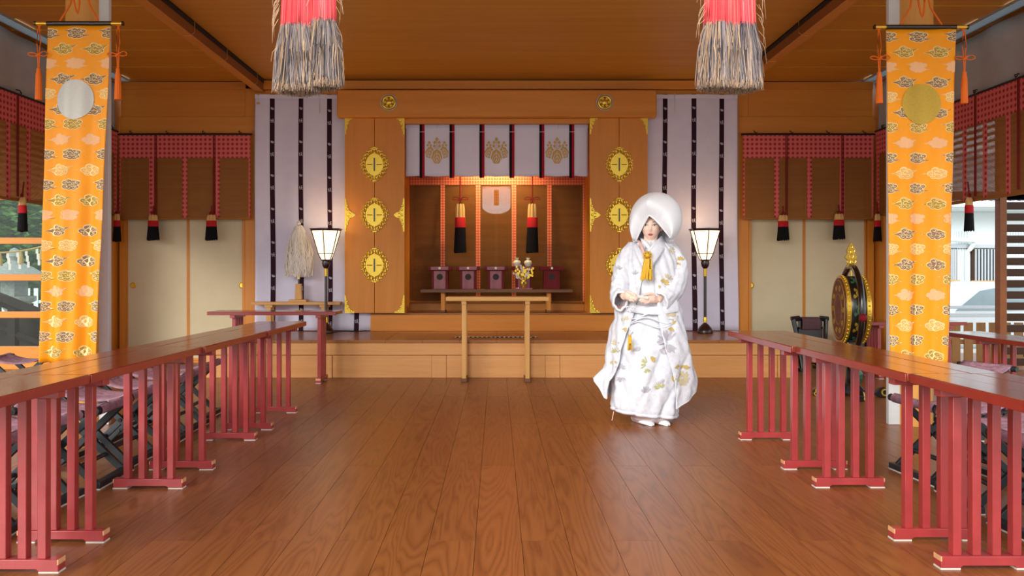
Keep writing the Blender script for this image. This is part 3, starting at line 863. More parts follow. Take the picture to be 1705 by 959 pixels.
# ================================================================== BAMBOO BLINDS
def tassel_small(loc, label, h=.36, w=.14, rz=0, cord_h=.3, bow=False, group='blind tassels', tan_f=.26, red_f=.22):
    """split tan cap, red band, black skirt"""
    t = thing('tassel', label, 'tassel', loc, rz, group)
    zt = 0
    h1, h2 = h*tan_f, h*(tan_f+red_f)
    for k in (-1, 0, 1):
        mb = MB()
        mb.lathe([(.002, 0), (w*.10, -.006), (w*.155, -h1*.35), (w*.175, -h1)], 10, c=(k*w*.21, -.008*(k == 0), 0)); mb.build('cap', 'tassel_tan', t)
    mb = MB()
    def prof(zz):
        return w*(.36+.14*(zz/h))
    mb.lathe([(prof(h1)*.98, -h1+.004), (prof(h1)*1.05, -h1), (prof(h2)*1.02, -h2)], 18, sy=.6); mb.build('red_band', 'tassel_red', t)
    # fringed skirt: fluted cone with an uneven hem
    mb = MB(); n_ = 48; vs_ = []; fs_ = []
    rows = 6
    for i in range(rows+1):
        f_ = i/rows; zz = h2+(h-h2)*f_
        for j in range(n_):
            a = 2*PI*j/n_; r_ = prof(zz)*(1+.045*math.sin(j*2.7*PI/2)*f_)
            dz = .012*math.sin(j*1.9)*(1 if i == rows else 0)
            vs_.append((r_*math.cos(a), r_*math.sin(a)*.6, -zz+dz))
    for i in range(rows):
        for j in range(n_): fs_.append((i*n_+j, i*n_+(j+1) % n_, (i+1)*n_+(j+1) % n_, (i+1)*n_+j))
    fs_.append(tuple(range(n_))); fs_.append(tuple(rows*n_+j for j in range(n_)))
    mb.add(vs_, fs_); mb.build('fringe', 'tassel_black', t, 60)
    mb = MB(); mb.tube([(0, 0, -.004), (0, .004, cord_h*.5), (0, .012, cord_h)], .008, 8); mb.build('cord', 'red_cord', t)
    if bow:
        for s in (-1, 1):
            mb = MB(); pts = bezier_pts([(0, -.01, .055), (s*.04, -.016, .075), (s*.085, -.016, .068), (s*.09, -.014, .048), (s*.045, -.014, .046), (0, -.01, .055)], 18)
            mb.tube(pts, .006, 6); mb.build('bow_loop', 'red_cord', t)
            mb = MB(); mb.tube([(0, -.012, .055), (s*.025, -.018, .03), (s*.012, -.014, .0)], .005, 6); mb.build('bow_tail', 'red_cord', t)
    else:
        mb = MB(); mb.torus((0, -.004, .012), .018, .008, 10, 6); mb.build('knot', 'red_cord', t)
    return t
def blind(name_label, loc, rz, w, h, vh, bands, vmat, pitch_=.0068, band_w=.055, hooks=4, cords=(), slat_t=.0055):
    """local frame: x along the width (0..w), z down from 0, front towards -y"""
    t = thing('bamboo_blind', name_label, 'blind', loc, rz)
    mb = MB(); z = -vh*.2; k = 0
    rr = random.Random(int(w*100))
    while z > -h:
        sag = .0015*math.sin(k*.7)
        mb.box(.01, w-.01, .012+sag, .016+sag, z-slat_t, z); z -= pitch_; k += 1
    o = mb.build('slats', 'sudare', t, None); o['kind'] = 'stuff'
    mb = MB(); mb.box(0, w, .004, .009, -vh, 0); va = mb.build('valance', vmat, t, None)
    MB().tube([(-.02, .008, .008), (w+.02, .008, .008)], .012, 8).build('top_rod', 'iron', t)
    MB().box(.0, w, .006, .024, -h-.025, -h).build('bottom_bar', 'sudare', t, bevel=.004)
    for xb_ in bands:
        bw = band_w if .03 < xb_ < w-.03 else band_w*.5
        MB().box(max(0, xb_-bw/2), min(w, xb_+bw/2), .006, .011, -h-.005, -vh-.001).build('band', vmat, t, None)
    for xc_ in cords:
        MB().tube([(xc_, .0, 0), (xc_, .0, -h+.02)], .0065, 6).build('pull_cord', 'red_cord', t)
        MB().tube([(xc_+.018, .0, 0), (xc_+.018, .0, -h+.02)], .005, 6).build('pull_cord', 'red_cord', t)
    for k in range(hooks):
        xx = w*(k+.3)/(hooks-.4)
        MB().tube([(xx, .02, .05), (xx, -.015, .04), (xx+.015, -.02, .015), (xx+.03, -.01, .03)], .006, 6).build('hook', 'iron', t)
    return t
D = 6.98
zt = PZ(225, D)
for px0, px1, bl, tl, s in ((199, 417, (199, 252.7, 308, 362, 416), ((255, 357), (352, 357)), 'left'), (1237, 1454, (1238, 1293, 1347.5, 1402, 1453), ((1304, 357.5), (1397, 355.5)), 'right')):
    x0 = PX(px0, D)
    cds = [PX(p[0]+4, D)-x0 for p in tl]
    blind('bamboo blind with red patterned valance over the %s sliding doors' % s, (x0, YD(D)-.012, zt), 0, PX(px1, D)-x0, PZ(225, D)-PZ(362, D), .265, [PX(p, D)-x0 for p in bl], 'valance_red', cords=cds)
    for k, (px, py) in enumerate(tl):
        tassel_small((PX(px, D-.03), YD(D-.03), PZ(py, D-.03)), 'black, red and tan tassel before the %s sliding doors, %s one' % (s, 'left' if k == 0 else 'right'), h=42*.00698, w=20.5*.00698, cord_h=.1)
# side blinds: run from the back corner towards the camera
for sx, s in ((-1, 'left'), (1, 'right')):
    y0, y1 = YD(4.5), YD(6.96); w = y1-y0
    X = XW-.03
    Ds = (6.93, 6.45, 6.05, 5.645, 5.41, 5.165, 4.9)
    if sx > 0: loc = (X, y1, 2.69); rz = -PI/2; bl = [y1-YD(d) for d in Ds]; cd = [y1-YD(5.53)+.02, y1-YD(5.06)]
    else: loc = (-X, y0, 2.69); rz = PI/2; bl = [YD(d)-y0 for d in Ds]; cd = [YD(5.5)-y0, YD(5.05)-y0]
    blind('bamboo blind with red patterned valance along the %s side' % s, loc, rz, w, .95, .27, bl, 'valance_red', cords=cd, hooks=6)
    tt = ((5.53, .02, 'nearest the camera'), (6.86, 0, 'by the corner')) if sx > 0 else ((5.51, 0, 'nearest the camera'), (6.88, 0, 'by the corner'))
    for d, _, wd in tt:
        px = 827+sx*(X-.04)*1000/d
        zt_ = PZ(328 if d < 6 else 356, d)
        tassel_small((sx*(X-.04), YD(d), zt_), 'black, red and tan tassel under the %s side blind, %s' % (s, wd), h=.31, w=.125, rz=sx*PI/2*.4, cord_h=.14)
    # pale cloth above
    t = thing('upper_curtain', 'grey-white cloth hung above the %s side blind' % s, 'curtain', (sx*(XW+.0), y0, 2.71))
    mb = MB(); hh = ZC-.06-2.71
    mb.grid(lambda u, v: (sx*(.012*math.sin(u*34)+.01*math.sin(u*11+1)), u*w, v*hh), 120, 4); mb.build('cloth', 'grey_cloth', t, 60, solid=.003)
# centre blind inside the niche
D = 7.33; x0 = PX(678, D); x1 = PX(976, D)
blind('bamboo blind with orange checked valance at the back of the altar niche', (x0, YD(D), PZ(262, D)), 0, x1-x0, PZ(262, D)-PZ(501, D), PZ(262, D)-PZ(308, D),
      [PX(p, D)-x0 for p in (680, 737, 796, 856, 915, 972)], 'valance_orange', .0078, .056, 0, slat_t=.0040)
for k, cx in enumerate((766.3, 886.4)):
    tassel_small((PX(cx, 7.22), YD(7.22), PZ(339, 7.22)), 'long black tassel with red band and bow in the altar niche, %s one' % ('left', 'right')[k], h=81*.00722, w=.15, cord_h=.36, bow=True, group='altar tassels', tan_f=.29, red_f=.2)
# round-bottomed mirror cover behind the centre blind
t = thing('mirror_cover', 'pale shield-shaped mirror glinting through the altar blind', 'mirror', (PX(826.5, 7.42), YD(7.42), PZ(356, 7.42)))
s = .00742
pts = [(-23.5*s, 46*s), (-23.5*s, 12*s)]+[(23.5*s*math.sin(a), 12*s-12*s*math.cos(a)) for a in [(-PI/2)+i*PI/12 for i in range(1, 12)]]+[(23.5*s, 12*s), (23.5*s, 46*s)]
MB().prism(pts, 0, .012).build('mirror_plate', 'mirror_metal', t)
MB().box(-.03, .03, -.006, 0, 14*s, 40*s).build('mirror_grip', 'valance_orange', t)
MB().box(-.02, .02, .012, .02, -356*0-.9, 40*s).build('stand_post', 'shadow_wood', t)
# lamp hidden behind the short curtain
t = thing('niche_lamp', 'small spot lamp behind the crest curtain', 'lamp', (0.0, YD(7.06), 2.68))
MB().lathe([(.03, .0), (.045, .05), (.045, .1), (.02, .12)], 16).build('housing', 'iron', t)
MB().lathe([(.027, -.001), (.027, .001)], 16).build('bulb', 'lamp_glow', t)
ld = bpy.data.lights.new('niche_light', 'SPOT'); lo = bpy.data.objects.new('niche_light', ld); C.objects.link(lo); lo.parent = t
lo.location = (0, 0, -.02); ld.energy = 75; ld.color = (1, .76, .42); ld.spot_size = math.radians(115); ld.spot_blend = .9; ld.shadow_soft_size = .03
lo.rotation_euler = (math.radians(24), 0, 0)

# ================================================================== ALTAR FURNITURE
D = 7.14
t = thing('altar_table', 'low dark wooden altar table carrying five red offering stands', 'table', (PX(827, D), YD(D), ZS))
zt = PZ(481.5, D)-ZS
MB().box(PX(702.5, D), PX(951, D), -.2, .17, zt-.035, zt).build('tabletop', 'dark_wood', t, bevel=.003)
for px in (738.5, 913):
    x = PX(px, D)
    for y in (-.09, .09): MB().box(x-.024, x+.024, y-.024, y+.024, .02, zt-.035).build('leg', 'hinoki_v', t, bevel=.003)
    MB().box(x-.03, x+.03, -.14, .14, 0, .025).build('foot', 'dark_wood', t, bevel=.003)
ZT = zt+ZS
names = ['leftmost', 'second from left', 'middle', 'one below the white jars', 'rightmost']
for k, cx in enumerate((732.6, 779.6, 825.6, 872, 918.4)):
    x = PX(cx, D)
    t = thing('offering_stand', 'red lacquered offering stand with round hole, '+names[k]+' on the altar table', 'stand', (x, YD(D)+.045, ZT), 0, 'offering stands on the altar table')
    s = .00714
    hB = 31*s; w = 13.5*s
    face = 'lacquer_maroon' if k == 4 else 'lacquer_mauve'
    MB().box(-w, w, -w+.012, w, 0, hB).build('body', 'lacquer_maroon', t, bevel=.003)
    # front panel with a real round hole
    a_, b_ = 9.5*s, hB-.006
    mb = MB(); n_ = 24; c0 = (0, hB-10.5*s); r0 = 5.2*s
    outer = []
    for i in range(n_):
        a = 2*PI*i/n_; dx, dz = math.cos(a), math.sin(a)
        tx = a_/abs(dx) if abs(dx) > 1e-6 else 9; tz = ((b_-c0[1]) if dz > 0 else (c0[1]-.004))/abs(dz) if abs(dz) > 1e-6 else 9
        tt = min(tx, tz); outer.append((c0[0]+dx*tt, c0[1]+dz*tt))
    for cn in ((a_, b_), (-a_, b_), (-a_, .004), (a_, .004)):
        i = min(range(n_), key=lambda q: (outer[q][0]-cn[0])**2+(outer[q][1]-cn[1])**2); outer[i] = cn
    inner = [(c0[0]+r0*math.cos(2*PI*i/n_), c0[1]+r0*math.sin(2*PI*i/n_)) for i in range(n_)]
    vs_ = [(x_, -w, z_) for x_, z_ in outer]+[(x_, -w, z_) for x_, z_ in inner]+[(x_, -w+.014, z_) for x_, z_ in inner]+[(x_, -w+.014, z_) for x_, z_ in outer]
    fs_ = []
    for i in range(n_):
        j = (i+1) % n_
        fs_ += [(i, j, n_+j, n_+i), (n_+i, n_+j, 2*n_+j, 2*n_+i), (3*n_+i, 3*n_+j, j, i)]
    mb.add(vs_, fs_); mb.build('front_panel', face, t, None)
    mb = MB(); mb.prism(disc(c0[0], c0[1], r0*.98, 20), -w+.004, -w+.010); mb.build('hole_shade', 'iron', t, None)  # dark disc stands in for the shade inside the hole
    tw = 19.5*s
    mb = MB(); mb.box(-tw, tw, -tw*.8, tw*.8, hB, hB+.014)
    mb.box(-tw, tw, -tw*.8, -tw*.8+.012, hB+.014, hB+.05); mb.box(-tw, tw, tw*.8-.012, tw*.8, hB+.014, hB+.05)
    mb.box(-tw, -tw+.012, -tw*.8+.012, tw*.8-.012, hB+.014, hB+.05); mb.box(tw-.012, tw, -tw*.8+.012, tw*.8-.012, hB+.014, hB+.05)
    mb.build('tray', 'lacquer_maroon', t, bevel=.002)
    if k != 4: MB().box(-tw*.74, tw*.74, -tw*.8-.003, -tw*.8, hB+.008, hB+.046).build('tray_front', face, t, bevel=.001)
    MB().lathe([(.0145, 0), (.0145, .004), (.008, .007)], 12, T=Matrix.Translation((0, -tw*.8-.003, hB+.028)) @ Matrix.Rotation(PI/2, 4, 'X')).build('gilt_stud', 'porcelain', t)
    if k == 3: ZTRAY = ZT+hB+.014; X4 = x; Y4 = YD(D)+.045; W4 = tw*.8
for k, cx in enumerate((860.9, 879.4)):
    prof = [(.026, 0), (.034, .004), (.026, .012), (.03, .03), (.046, .068), (.048, .082), (.04, .1), (.018, .112), (.016, .122), (.024, .128), (.024, .138), (.01, .14)]
    s = 1.0
    x = PX(cx, 7.14)
    t = thing('sake_jar', 'white porcelain jar on the fourth red stand, %s of the pair' % ('left', 'right')[k], 'jar', (x, Y4-.01, ZTRAY), 0, 'white altar jars')
    MB().lathe(prof[:-4], 24).build('body', 'porcelain', t, 60)
    MB().lathe(prof[-5:], 24).build('neck', 'porcelain', t, 60)
# gold pot with gilded sprays in front of the fourth stand
t = thing('gold_ornament', 'gold pot with gilded flower sprays before the fourth red stand', 'ornament', (PX(872, 7.05), YD(7.14)-.13, ZT))
s = .00706
MB().box(-14*s, 14*s, -.055, .035, 0, .018).build('base', 'lacquer_mauve', t, bevel=.003)
MB().lathe([(.022, .018), (.03, .022), (.022, .035), (.04, .055), (.046, .078), (.038, .1), (.03, .104), (.034, .112)], 20).build('pot', 'gold', t, 60)
MB().box(-.011, .011, -.05, -.044, .065, .09).build('pot_emblem', 'lacquer_black', t)
rr = random.Random(4)
for k in range(9):
    a = -1.0+2.0*k/8; L = .13+.05*rr.random()
    p1 = Vector((math.sin(a)*.03, -.01+.01*(k % 2), .11)); p2 = p1+Vector((math.sin(a)*L*.7, -.012, math.cos(a)*L))
    mb = MB(); mb.tube([p1, (p1+p2)/2+Vector((0, -.005, .01)), p2], [.004, .004, .003], 6)
    for q in range(5):
        cc = p1.lerp(p2, .4+.15*q)+Vector((rr.uniform(-.016, .016), -.006, rr.uniform(-.01, .01)))
        mb.prism([(cc.x+.012*math.cos(b__), cc.z+.016*math.sin(b__)) for b__ in (0, 1.2, 2.2, 3.1, 4.2, 5.2)], cc.y-.002, cc.y+.002)
    mb.build('gilded_spray', 'gold' if k % 3 else 'white_paper', t, 50)
# natural wood offering table standing on the main floor
D = 5.93
t = thing('offering_table', 'slim natural wood offering table standing before the platform', 'table', (PX(828, D), YD(D), 0))
zt = PZ(493.5, D)
MB().box(PX(744, D)-PX(828, D), PX(912, D)-PX(828, D), -.16, .16, zt-.04, zt).build('tabletop', 'pale_wood', t, bevel=.003)
for px in (773.5, 877.5):
    x = PX(px, D)-PX(828, D)
    MB().box(x-.024, x+.024, -.15, .15, zt-.075, zt-.04).build('top_rail', 'pale_wood', t, bevel=.003)
    for y in (-.12, .12): MB().box(x-.021, x+.021, y-.021, y+.021, .03, zt-.075).build('leg', 'pale_wood_v', t, bevel=.003)
    MB().box(x-.028, x+.028, -.17, .17, .0, .034).build('foot', 'dark_wood', t, bevel=.003)
# grille let into the platform deck
t = thing('floor_grille', 'row of small metal slots let into the platform deck', 'grille', (PX(825, 6.29), YD(6.29), ZP+.0005))
MB().box(-.44, .44, -.04, .04, 0, .003).build('plate', 'iron', t)
for k in range(19):
    x = -.42+k*.0467
    MB().lathe([(.013, .003), (.013, .006), (.006, .008)], 10, c=(x, 0, 0)).build('stud', 'porcelain', t)

# paper-streamer wand on its own table, left
D = 6.89
t = thing('wand_table', 'small natural wood table on the platform carrying the paper wand', 'table', (PX(495, D), YD(D), ZP))
zt = PZ(502.5, D)-ZP
def tx(px): return PX(px, D)-PX(495, D)
MB().box(tx(422), tx(568), -.09, .09, zt-.032, zt).build('tabletop', 'pale_wood', t, bevel=.003)
for px in (450, 541):
    MB().box(tx(px)-.045, tx(px)+.045, -.08, .08, zt-.062, zt-.032).build('top_rail', 'pale_wood', t, bevel=.003)
    for y in (-.055, .055): MB().box(tx(px)-.028, tx(px)+.028, y-.02, y+.02, .0, zt-.062).build('leg', 'pale_wood_v', t, bevel=.003)
ZW = zt+ZP
t = thing('paper_wand', 'purification wand of shaggy white paper streamers in a wooden holder', 'wand', (PX(497.5, D), YD(D), ZW))
s = .00689
MB().box(-14.5*s, 14.5*s, -.07, .07, 0, 4*s).build('holder_base', 'pale_wood', t, bevel=.003)
mb = MB(); mb.prism([(-5.8*s, 4*s), (5.8*s, 4*s), (4.6*s, 30*s), (-4.6*s, 30*s)], -.03, .03); mb.build('holder', 'pale_wood_v', t, bevel=.003)
MB().tube([(0, 0, 28*s), (0, 0, 128*s)], .012, 8).build('rod', 'lacquer_black', t)
MB().tube([(0, 0, 38*s), (0, 0, 42*s)], .016, 8).build('collar', 'gold', t)
rr = random.Random(11); mb = MB()
for k in range(620):      # zigzag strips hanging from the crown
    a = rr.uniform(0, 2*PI); lvl = rr.random()
    zt_ = 128-lvl**1.3*40; zb = 41+rr.random()**2*34
    ra = 3+13*math.sqrt((128-zt_)/60); rb = rr.uniform(9, 23)
    nseg = 10; wd = rr.uniform(.0035, .0065); ph = rr.uniform(0, 6)
    tang = Vector((-math.sin(a), math.cos(a)*.5, 0)); rad_d = Vector((math.cos(a), math.sin(a)*.5, 0))
    vs_ = []; fs_ = []
    for i in range(nseg+1):
        f_ = i/nseg; rad = ra+(rb-ra)*math.sin(min(1, f_*1.3)*PI/2)
        p = rad_d*(rad*s)+Vector((0, 0, (zt_+(zb-zt_)*f_)*s))
        off = tang*((.008 if i % 2 else -.008)+.006*math.sin(i*.9+ph))+rad_d*(.007*math.sin(i*1.7+ph))
        tw = math.sin(i*.8+ph)
        ww = (tang+rad_d*tw*.8).normalized()*wd
        vs_ += [p+off-ww, p+off+ww]
    for i in range(nseg): fs_.append((2*i, 2*i+1, 2*i+3, 2*i+2))
    mb.add(vs_, fs_)
o = mb.build('paper_streamers', 'white_paper', t, None); o['kind'] = 'stuff'
MB().lathe([(.004, 128*s), (.022, 129*s), (.026, 131*s), (.012, 134*s), (.002, 135*s)], 10).build('crown_knot', 'white_paper', t)

# standing lanterns
def lantern(cx, side, label):
    D = 6.74; s = D/1000; x = PX(cx, D)
    t = thing('standing_lantern', label, 'lamp', (x, YD(D), ZP), 0, 'standing lanterns')
    def z(py): return PZ(py, D)-ZP
    MB().lathe([(12.5*s, 0), (13*s, .012), (12.6*s, .03), (10.5*s, .06), (6*s, .095), (3.2*s, .112)], 28).build('base', 'lamp_dark', t, 50)
    MB().lathe([(3.0*s, z(537)), (3.2*s, z(532)), (2.6*s, z(528))], 16).build('collar', 'gold', t)
    MB().lathe([(2.5*s, .1), (2.5*s, z(459))], 16).build('pole', 'lamp_dark', t)
    MB().lathe([(2.6*s, z(460)), (2.9*s, z(458)), (2.9*s, z(449)), (3.2*s, z(447))], 16).build('collar', 'gold', t)
    MB().lathe([(3.2*s, z(447)), (5.8*s, z(443.5)), (7*s, z(438)), (6*s, z(433.5)), (7.6*s, z(432.5))], 20).build('cup', 'lamp_dark', t, 50)
    n6 = 6; R = [(433, 8.0), (422.5, 13.5), (384, 25.0)]
    def cor(k, py, r): a = PI/6+k*PI/3; return Vector((r*s*math.cos(a), r*s*math.sin(a), z(py)))
    for k in range(n6):
        mb = MB()
        for (pa, ra), (pb, rb) in zip(R, R[1:]):
            mb.add([cor(k, pa, ra*.97), cor(k+1, pa, ra*.97), cor(k+1, pb, rb*.97), cor(k, pb, rb*.97)], [(0, 1, 2, 3)])
        mb.build('paper_pane', 'lamp_glow', t, None)
        mb = MB(); mb.tube([cor(k, p_, r_) for p_, r_ in R], .006, 6); mb.build('rib', 'lamp_dark', t)
    for py, r, w_ in ((433, 8.0, .007), (422.5, 13.6, .005), (383.5, 25.6, .009)):
        mb = MB(); mb.tube([cor(k, py, r) for k in range(7)], w_, 6); mb.build('rim', 'lamp_dark', t)
    mb = MB(); mb.tube([cor(k, 381.5, 27.5) for k in range(7)], .006, 6); mb.build('rim', 'lamp_dark', t)
    ld = bpy.data.lights.new('lantern_light', 'POINT'); lo = bpy.data.objects.new('lantern_light', ld); C.objects.link(lo); lo.parent = t
    lo.location = (0, 0, z(372)); ld.energy = 1.6; ld.color = (1, .74, .42); ld.shadow_soft_size = .06
lantern(543, -1, 'lit paper standing lantern with dark frame, beside the paper wand')
lantern(1174, 1, 'lit paper standing lantern with dark frame, to the right of the bride')
MB()
t = tag(MB().tube(bezier_pts([P(556, 553, 6.72), P(575, 551.5, 6.8), P(592, 552, 6.78), P(610, 550.5, 6.85)], 12), .006, 6).build('lamp_cord', 'rubber'), 'thin dark lamp cord lying on the platform by the left lantern', 'cord')

# ================================================================== RED TABLES
def red_table(L, frames, wid, h, loc, rz, label, group, sidelip=.0):
    """local: long axis y, width x; frames: y positions"""
    t = thing('red_table', label, 'table', loc, rz, group)
    th = .03
    n_ = 3
    for k in range(n_):
        a = -wid/2+wid*k/n_; MB().box(a+.0006, a+wid/n_-.0006, -L/2, L/2, h-th, h-.0006*(k == 1)).build('top_board', 'lacquer_top', t, bevel=.002)
    for sx in (-1, 1):
        MB().box(sx*(wid/2+.0005), sx*(wid/2+.006), -L/2+.001, L/2-.001, h-th-.004, h-.002).build('edge_strip', 'lacquer_edge', t, bevel=.0015)
    for y in frames:
        fw = .34
        MB().box(-fw/2, fw/2, y-.024, y+.024, h-th-.032, h-th-.004).build('top_rail', 'lacquer_red', t, bevel=.002)
        for q in (.185, .39, .6, .815):
            x = -fw/2+q*fw
            MB().box(x-.0155, x+.0155, y-.017, y+.017, .048, h-th-.032).build('leg', 'lacquer_red', t, bevel=.002)
        f_ = MB().prism([(-fw/2, .006), (-fw/2+.07, .006), (-fw/2+.08, .014), (fw/2-.08, .014), (fw/2-.07, .006), (fw/2, .006), (fw/2, .048), (-fw/2, .048)], y-.024, y+.024).build('foot', 'lacquer_red', t, bevel=.002)
        for sx in (-1, 1):
            MB().box(sx*(fw/2-.07), sx*(fw/2+.001), y-.025, y+.025, 0, .006).build('felt_pad', 'felt', f_)
            MB().box(sx*(fw/2-.004), sx*(fw/2+.0006), y-.0245, y+.0245, .03, .048).build('worn_corner', 'lacquer_wear', f_)
    return t
TH = .678; TW = .37
G = 'long red lacquered tables'
def row_table(D0, D1, f0, f1, xin, sgn, label):
    y0, y1 = YD(D0), YD(D1); yc = (y0+y1)/2
    return red_table(y1-y0-.003, (YD(f0)-yc, YD(f1)-yc), TW, TH, (sgn*(xin+TW/2-.035), yc, 0), 0 if sgn > 0 else PI, label, G)
def chk(D0, D1, f0, f1, xin, sgn, label):
    if sgn < 0:   # rotated half a turn: mirror the frame positions
        y0, y1 = YD(D0), YD(D1); yc = (y0+y1)/2
        return red_table(y1-y0-.003, (yc-YD(f0), yc-YD(f1)), TW, TH, (-(xin+TW/2-.035), yc, 0), PI, label, G)
    return row_table(D0, D1, f0, f1, xin, sgn, label)
chk(1.42, 2.25, 1.56, 2.134, 1.565, -1, 'red table with slatted legs, nearest the camera in the left row')
chk(2.25, 3.10, 2.371, 2.96, 1.56, -1, 'red table with slatted legs, second from the camera in the left row')
chk(3.10, 3.935, 3.24, 3.81, 1.545, -1, 'red table with slatted legs, third from the camera in the left row')
chk(3.935, 4.72, 4.06, 4.55, 1.535, -1, 'red table with slatted legs, farthest from the camera in the left row')
chk(1.43, 2.275, 1.58, 2.16, 1.605, 1, 'red table with slatted legs, nearest the camera in the right row')
chk(2.275, 3.11, 2.39, 2.974, 1.59, 1, 'red table with slatted legs, second from the camera in the right row')
chk(3.11, 3.96, 3.247, 3.82, 1.565, 1, 'red table with slatted legs, farthest from the camera in the right row')
# table across the head of the left row
D = 5.86
red_table(1.23, (-.375, .445), .34, PZ(517.5, D), (PX(460, D), YD(D), 0), -PI/2, 'red table set crosswise before the platform at left', G)
# lower tables behind the right column
red_table(1.25, (-.5, .1), .34, .565, (3.93, YD(4.62), 0), 0, 'low red table seen right of the gold-disc banner', G)
red_table(1.0, (-.35, .35), .34, .57, (PX(1512, 6.1), YD(6.1), 0), PI/2, 'red table half hidden behind the drum and banner', G)

# ================================================================== FOLDING STOOLS
def stool(loc, rz, label):
    t = thing('folding_stool', label, 'stool', loc, rz, 'black folding stools')
    h, hw, L = .385, .2, .19
    for y in (-L*.8, L*.8):
        for s in (-1, 1):
            yy = y+s*.016
            a, b_ = Vector((-s*hw*.95, yy, .02)), Vector((s*hw*.95, yy, h))
            d = (b_-a).normalized(); nrm = Vector((d.z, 0, -d.x))*.017
            mb = MB(); vs_ = []
            for p in (a, b_):
                for u, v in ((-1, -1), (1, -1), (1, 1), (-1, 1)): vs_.append(p+nrm*u+Vector((0, .011*v, 0)))
            mb.add(vs_, [(0, 1, 2, 3), (7, 6, 5, 4), (0, 4, 5, 1), (1, 5, 6, 2), (2, 6, 7, 3), (3, 7, 4, 0)])
            mb.build('leg', 'stool_black', t, bevel=.002)
        MB().tube([(0, y-.034, h*.52), (0, y+.034, h*.52)], .011, 10).build('pivot_bolt', 'iron', t)
    for s in (-1, 1):
        f_ = MB().box(s*hw-.02, s*hw+.02, -L-.01, L+.01, .006, .036).build('floor_bar', 'stool_black', t, bevel=.003)
        MB().box(s*hw-.021, s*hw+.021, -L-.01, L+.01, 0, .006).build('felt_strip', 'felt', f_)
        MB().tube([(s*hw, -L-.02, h), (s*hw, L+.02, h)], .02, 12).build('seat_rail', 'stool_black', t)
    MB().tube([(-hw*.5, -L*.8, h*.27), (-hw*.5, L*.8, h*.27)], .012, 8).build('stretcher', 'stool_black', t)
    MB().tube([(hw*.5, -L*.8, h*.27), (hw*.5, L*.8, h*.27)], .012, 8).build('stretcher', 'stool_black', t)
    mb = MB()
    def seat(u, v):
        x = -hw*1.02+u*hw*2.04; y = -L*.93+v*L*1.86
        e = abs(u-.5)*2
        return (x, y, h+.023-.05*(1-e**2.4)+.004*math.sin(v*9))
    mb.grid(seat, 16, 8); mb.build('seat_cloth', 'stool_cloth', t, 60, solid=.006)
    for s in (-1, 1):
        mb = MB(); mb.tube([(s*hw, -L*.93, h), (s*hw, L*.93, h)], .0245, 12, caps=False); mb.build('cloth_sleeve', 'stool_cloth', t)
    return t
s0 = stool((-2.17, YD(2.36), 0), .06, 'black folding stool with mauve seat, nearest the camera behind the left tables')
ordn = ['second', 'third', 'fourth', 'fifth', 'sixth', 'seventh']
for k, (d, x, r) in enumerate(((2.72, -2.19, -.05), (3.07, -2.16, .03), (3.41, -2.2, -.02), (3.75, -2.2, .05), (4.08, -2.24, .0), (4.42, -2.3, .04))):
    dup(s0, (x, YD(d), 0), r, 'black folding stool with mauve seat, %s from the camera behind the left tables' % ordn[k])
dup(s0, (-3.72, YD(4.75), 0), .1, 'black folding stool alone at the far left edge by the window')
dup(s0, (2.36, YD(3.12), 0), .1, 'black folding stool with mauve seat behind the right tables, by the column')
dup(s0, (2.33, YD(2.76), 0), -.08, 'black folding stool with mauve seat, second from the column behind the right tables')
dup(s0, (2.3, YD(2.4), 0), .05, 'black folding stool with mauve seat, nearest the camera behind the right tables')
dup(s0, (3.35, YD(4.25), 0), .5, 'black folding stool beside the low red table, farther from the camera')
dup(s0, (3.3, YD(3.85), 0), -.4, 'black folding stool beside the low red table, nearer the camera')
# two lacquered folding chairs by the doors, one with a cloth laid over it
for k, (px, lab) in enumerate(((1348, 'black lacquered folding seat with dark cloth by the right sliding doors'), (1421, 'black lacquered folding seat hidden behind the drum'))):
    D = 6.55; s = D/1000
    t = thing('lacquered_seat', lab, 'seat', (PX(px, D), YD(D), 0))
    zt = PZ(529, D)
    for sx in (-1, 1):
        mb = MB(); mb.tube([(sx*21*s, -.14, .03), (sx*23*s, -.05, zt*.6), (sx*27*s, .0, zt-.02)], [.022, .022, .026], 8); mb.build('front_leg', 'lacquer_black', t)
        mb = MB(); mb.tube([(sx*21*s, .16, .03), (sx*20*s, .04, zt*.6), (sx*18*s, -.02, zt-.1)], .02, 8); mb.build('back_leg', 'lacquer_black', t)
        MB().box(sx*21*s-.03, sx*21*s+.03, -.18, .2, 0, .035).build('foot', 'lacquer_black', t, bevel=.004)
        MB().tube([(sx*17*s, 0, zt+.0), (sx*31*s, 0, zt-.01)], .024, 10).build('arm_tip', 'lacquer_black', t)
    MB().tube([(-28*s, 0, zt-.02), (28*s, 0, zt-.02)], .02, 10).build('top_bar', 'lacquer_black', t)
    MB().box(-20*s, 20*s, -.03, .0, zt*.45, zt-.03).build('back_panel', 'lacquer_black', t, bevel=.004)
    MB().box(-21*s, 21*s, -.15, .15, zt*.42, zt*.45).build('seat_board', 'lacquer_black', t, bevel=.004)
    if k == 0:
        mb = MB(); mb.grid(lambda u, v: ((-15+30*u)*s, -.045-.012*math.sin(v*PI)+.004*math.sin(u*20) if v < .8 else -.03+(v-.8)*.4, zt-.13+v*.16 if v < .8 else zt-.002+.008*math.sin((v-.8)*5*PI)), 20, 10)
        mb.build('draped_cloth', 'dark_cloth', t, 60, solid=.006)

# ================================================================== HANGING DRUM
D = 5.15; s = D/1000
cx = PX(1417, D)
t = thing('hanging_drum', 'ornate gilt drum hung in a black hoop stand with flame finial', 'drum', (cx, YD(D), 0), math.radians(169.5-180))
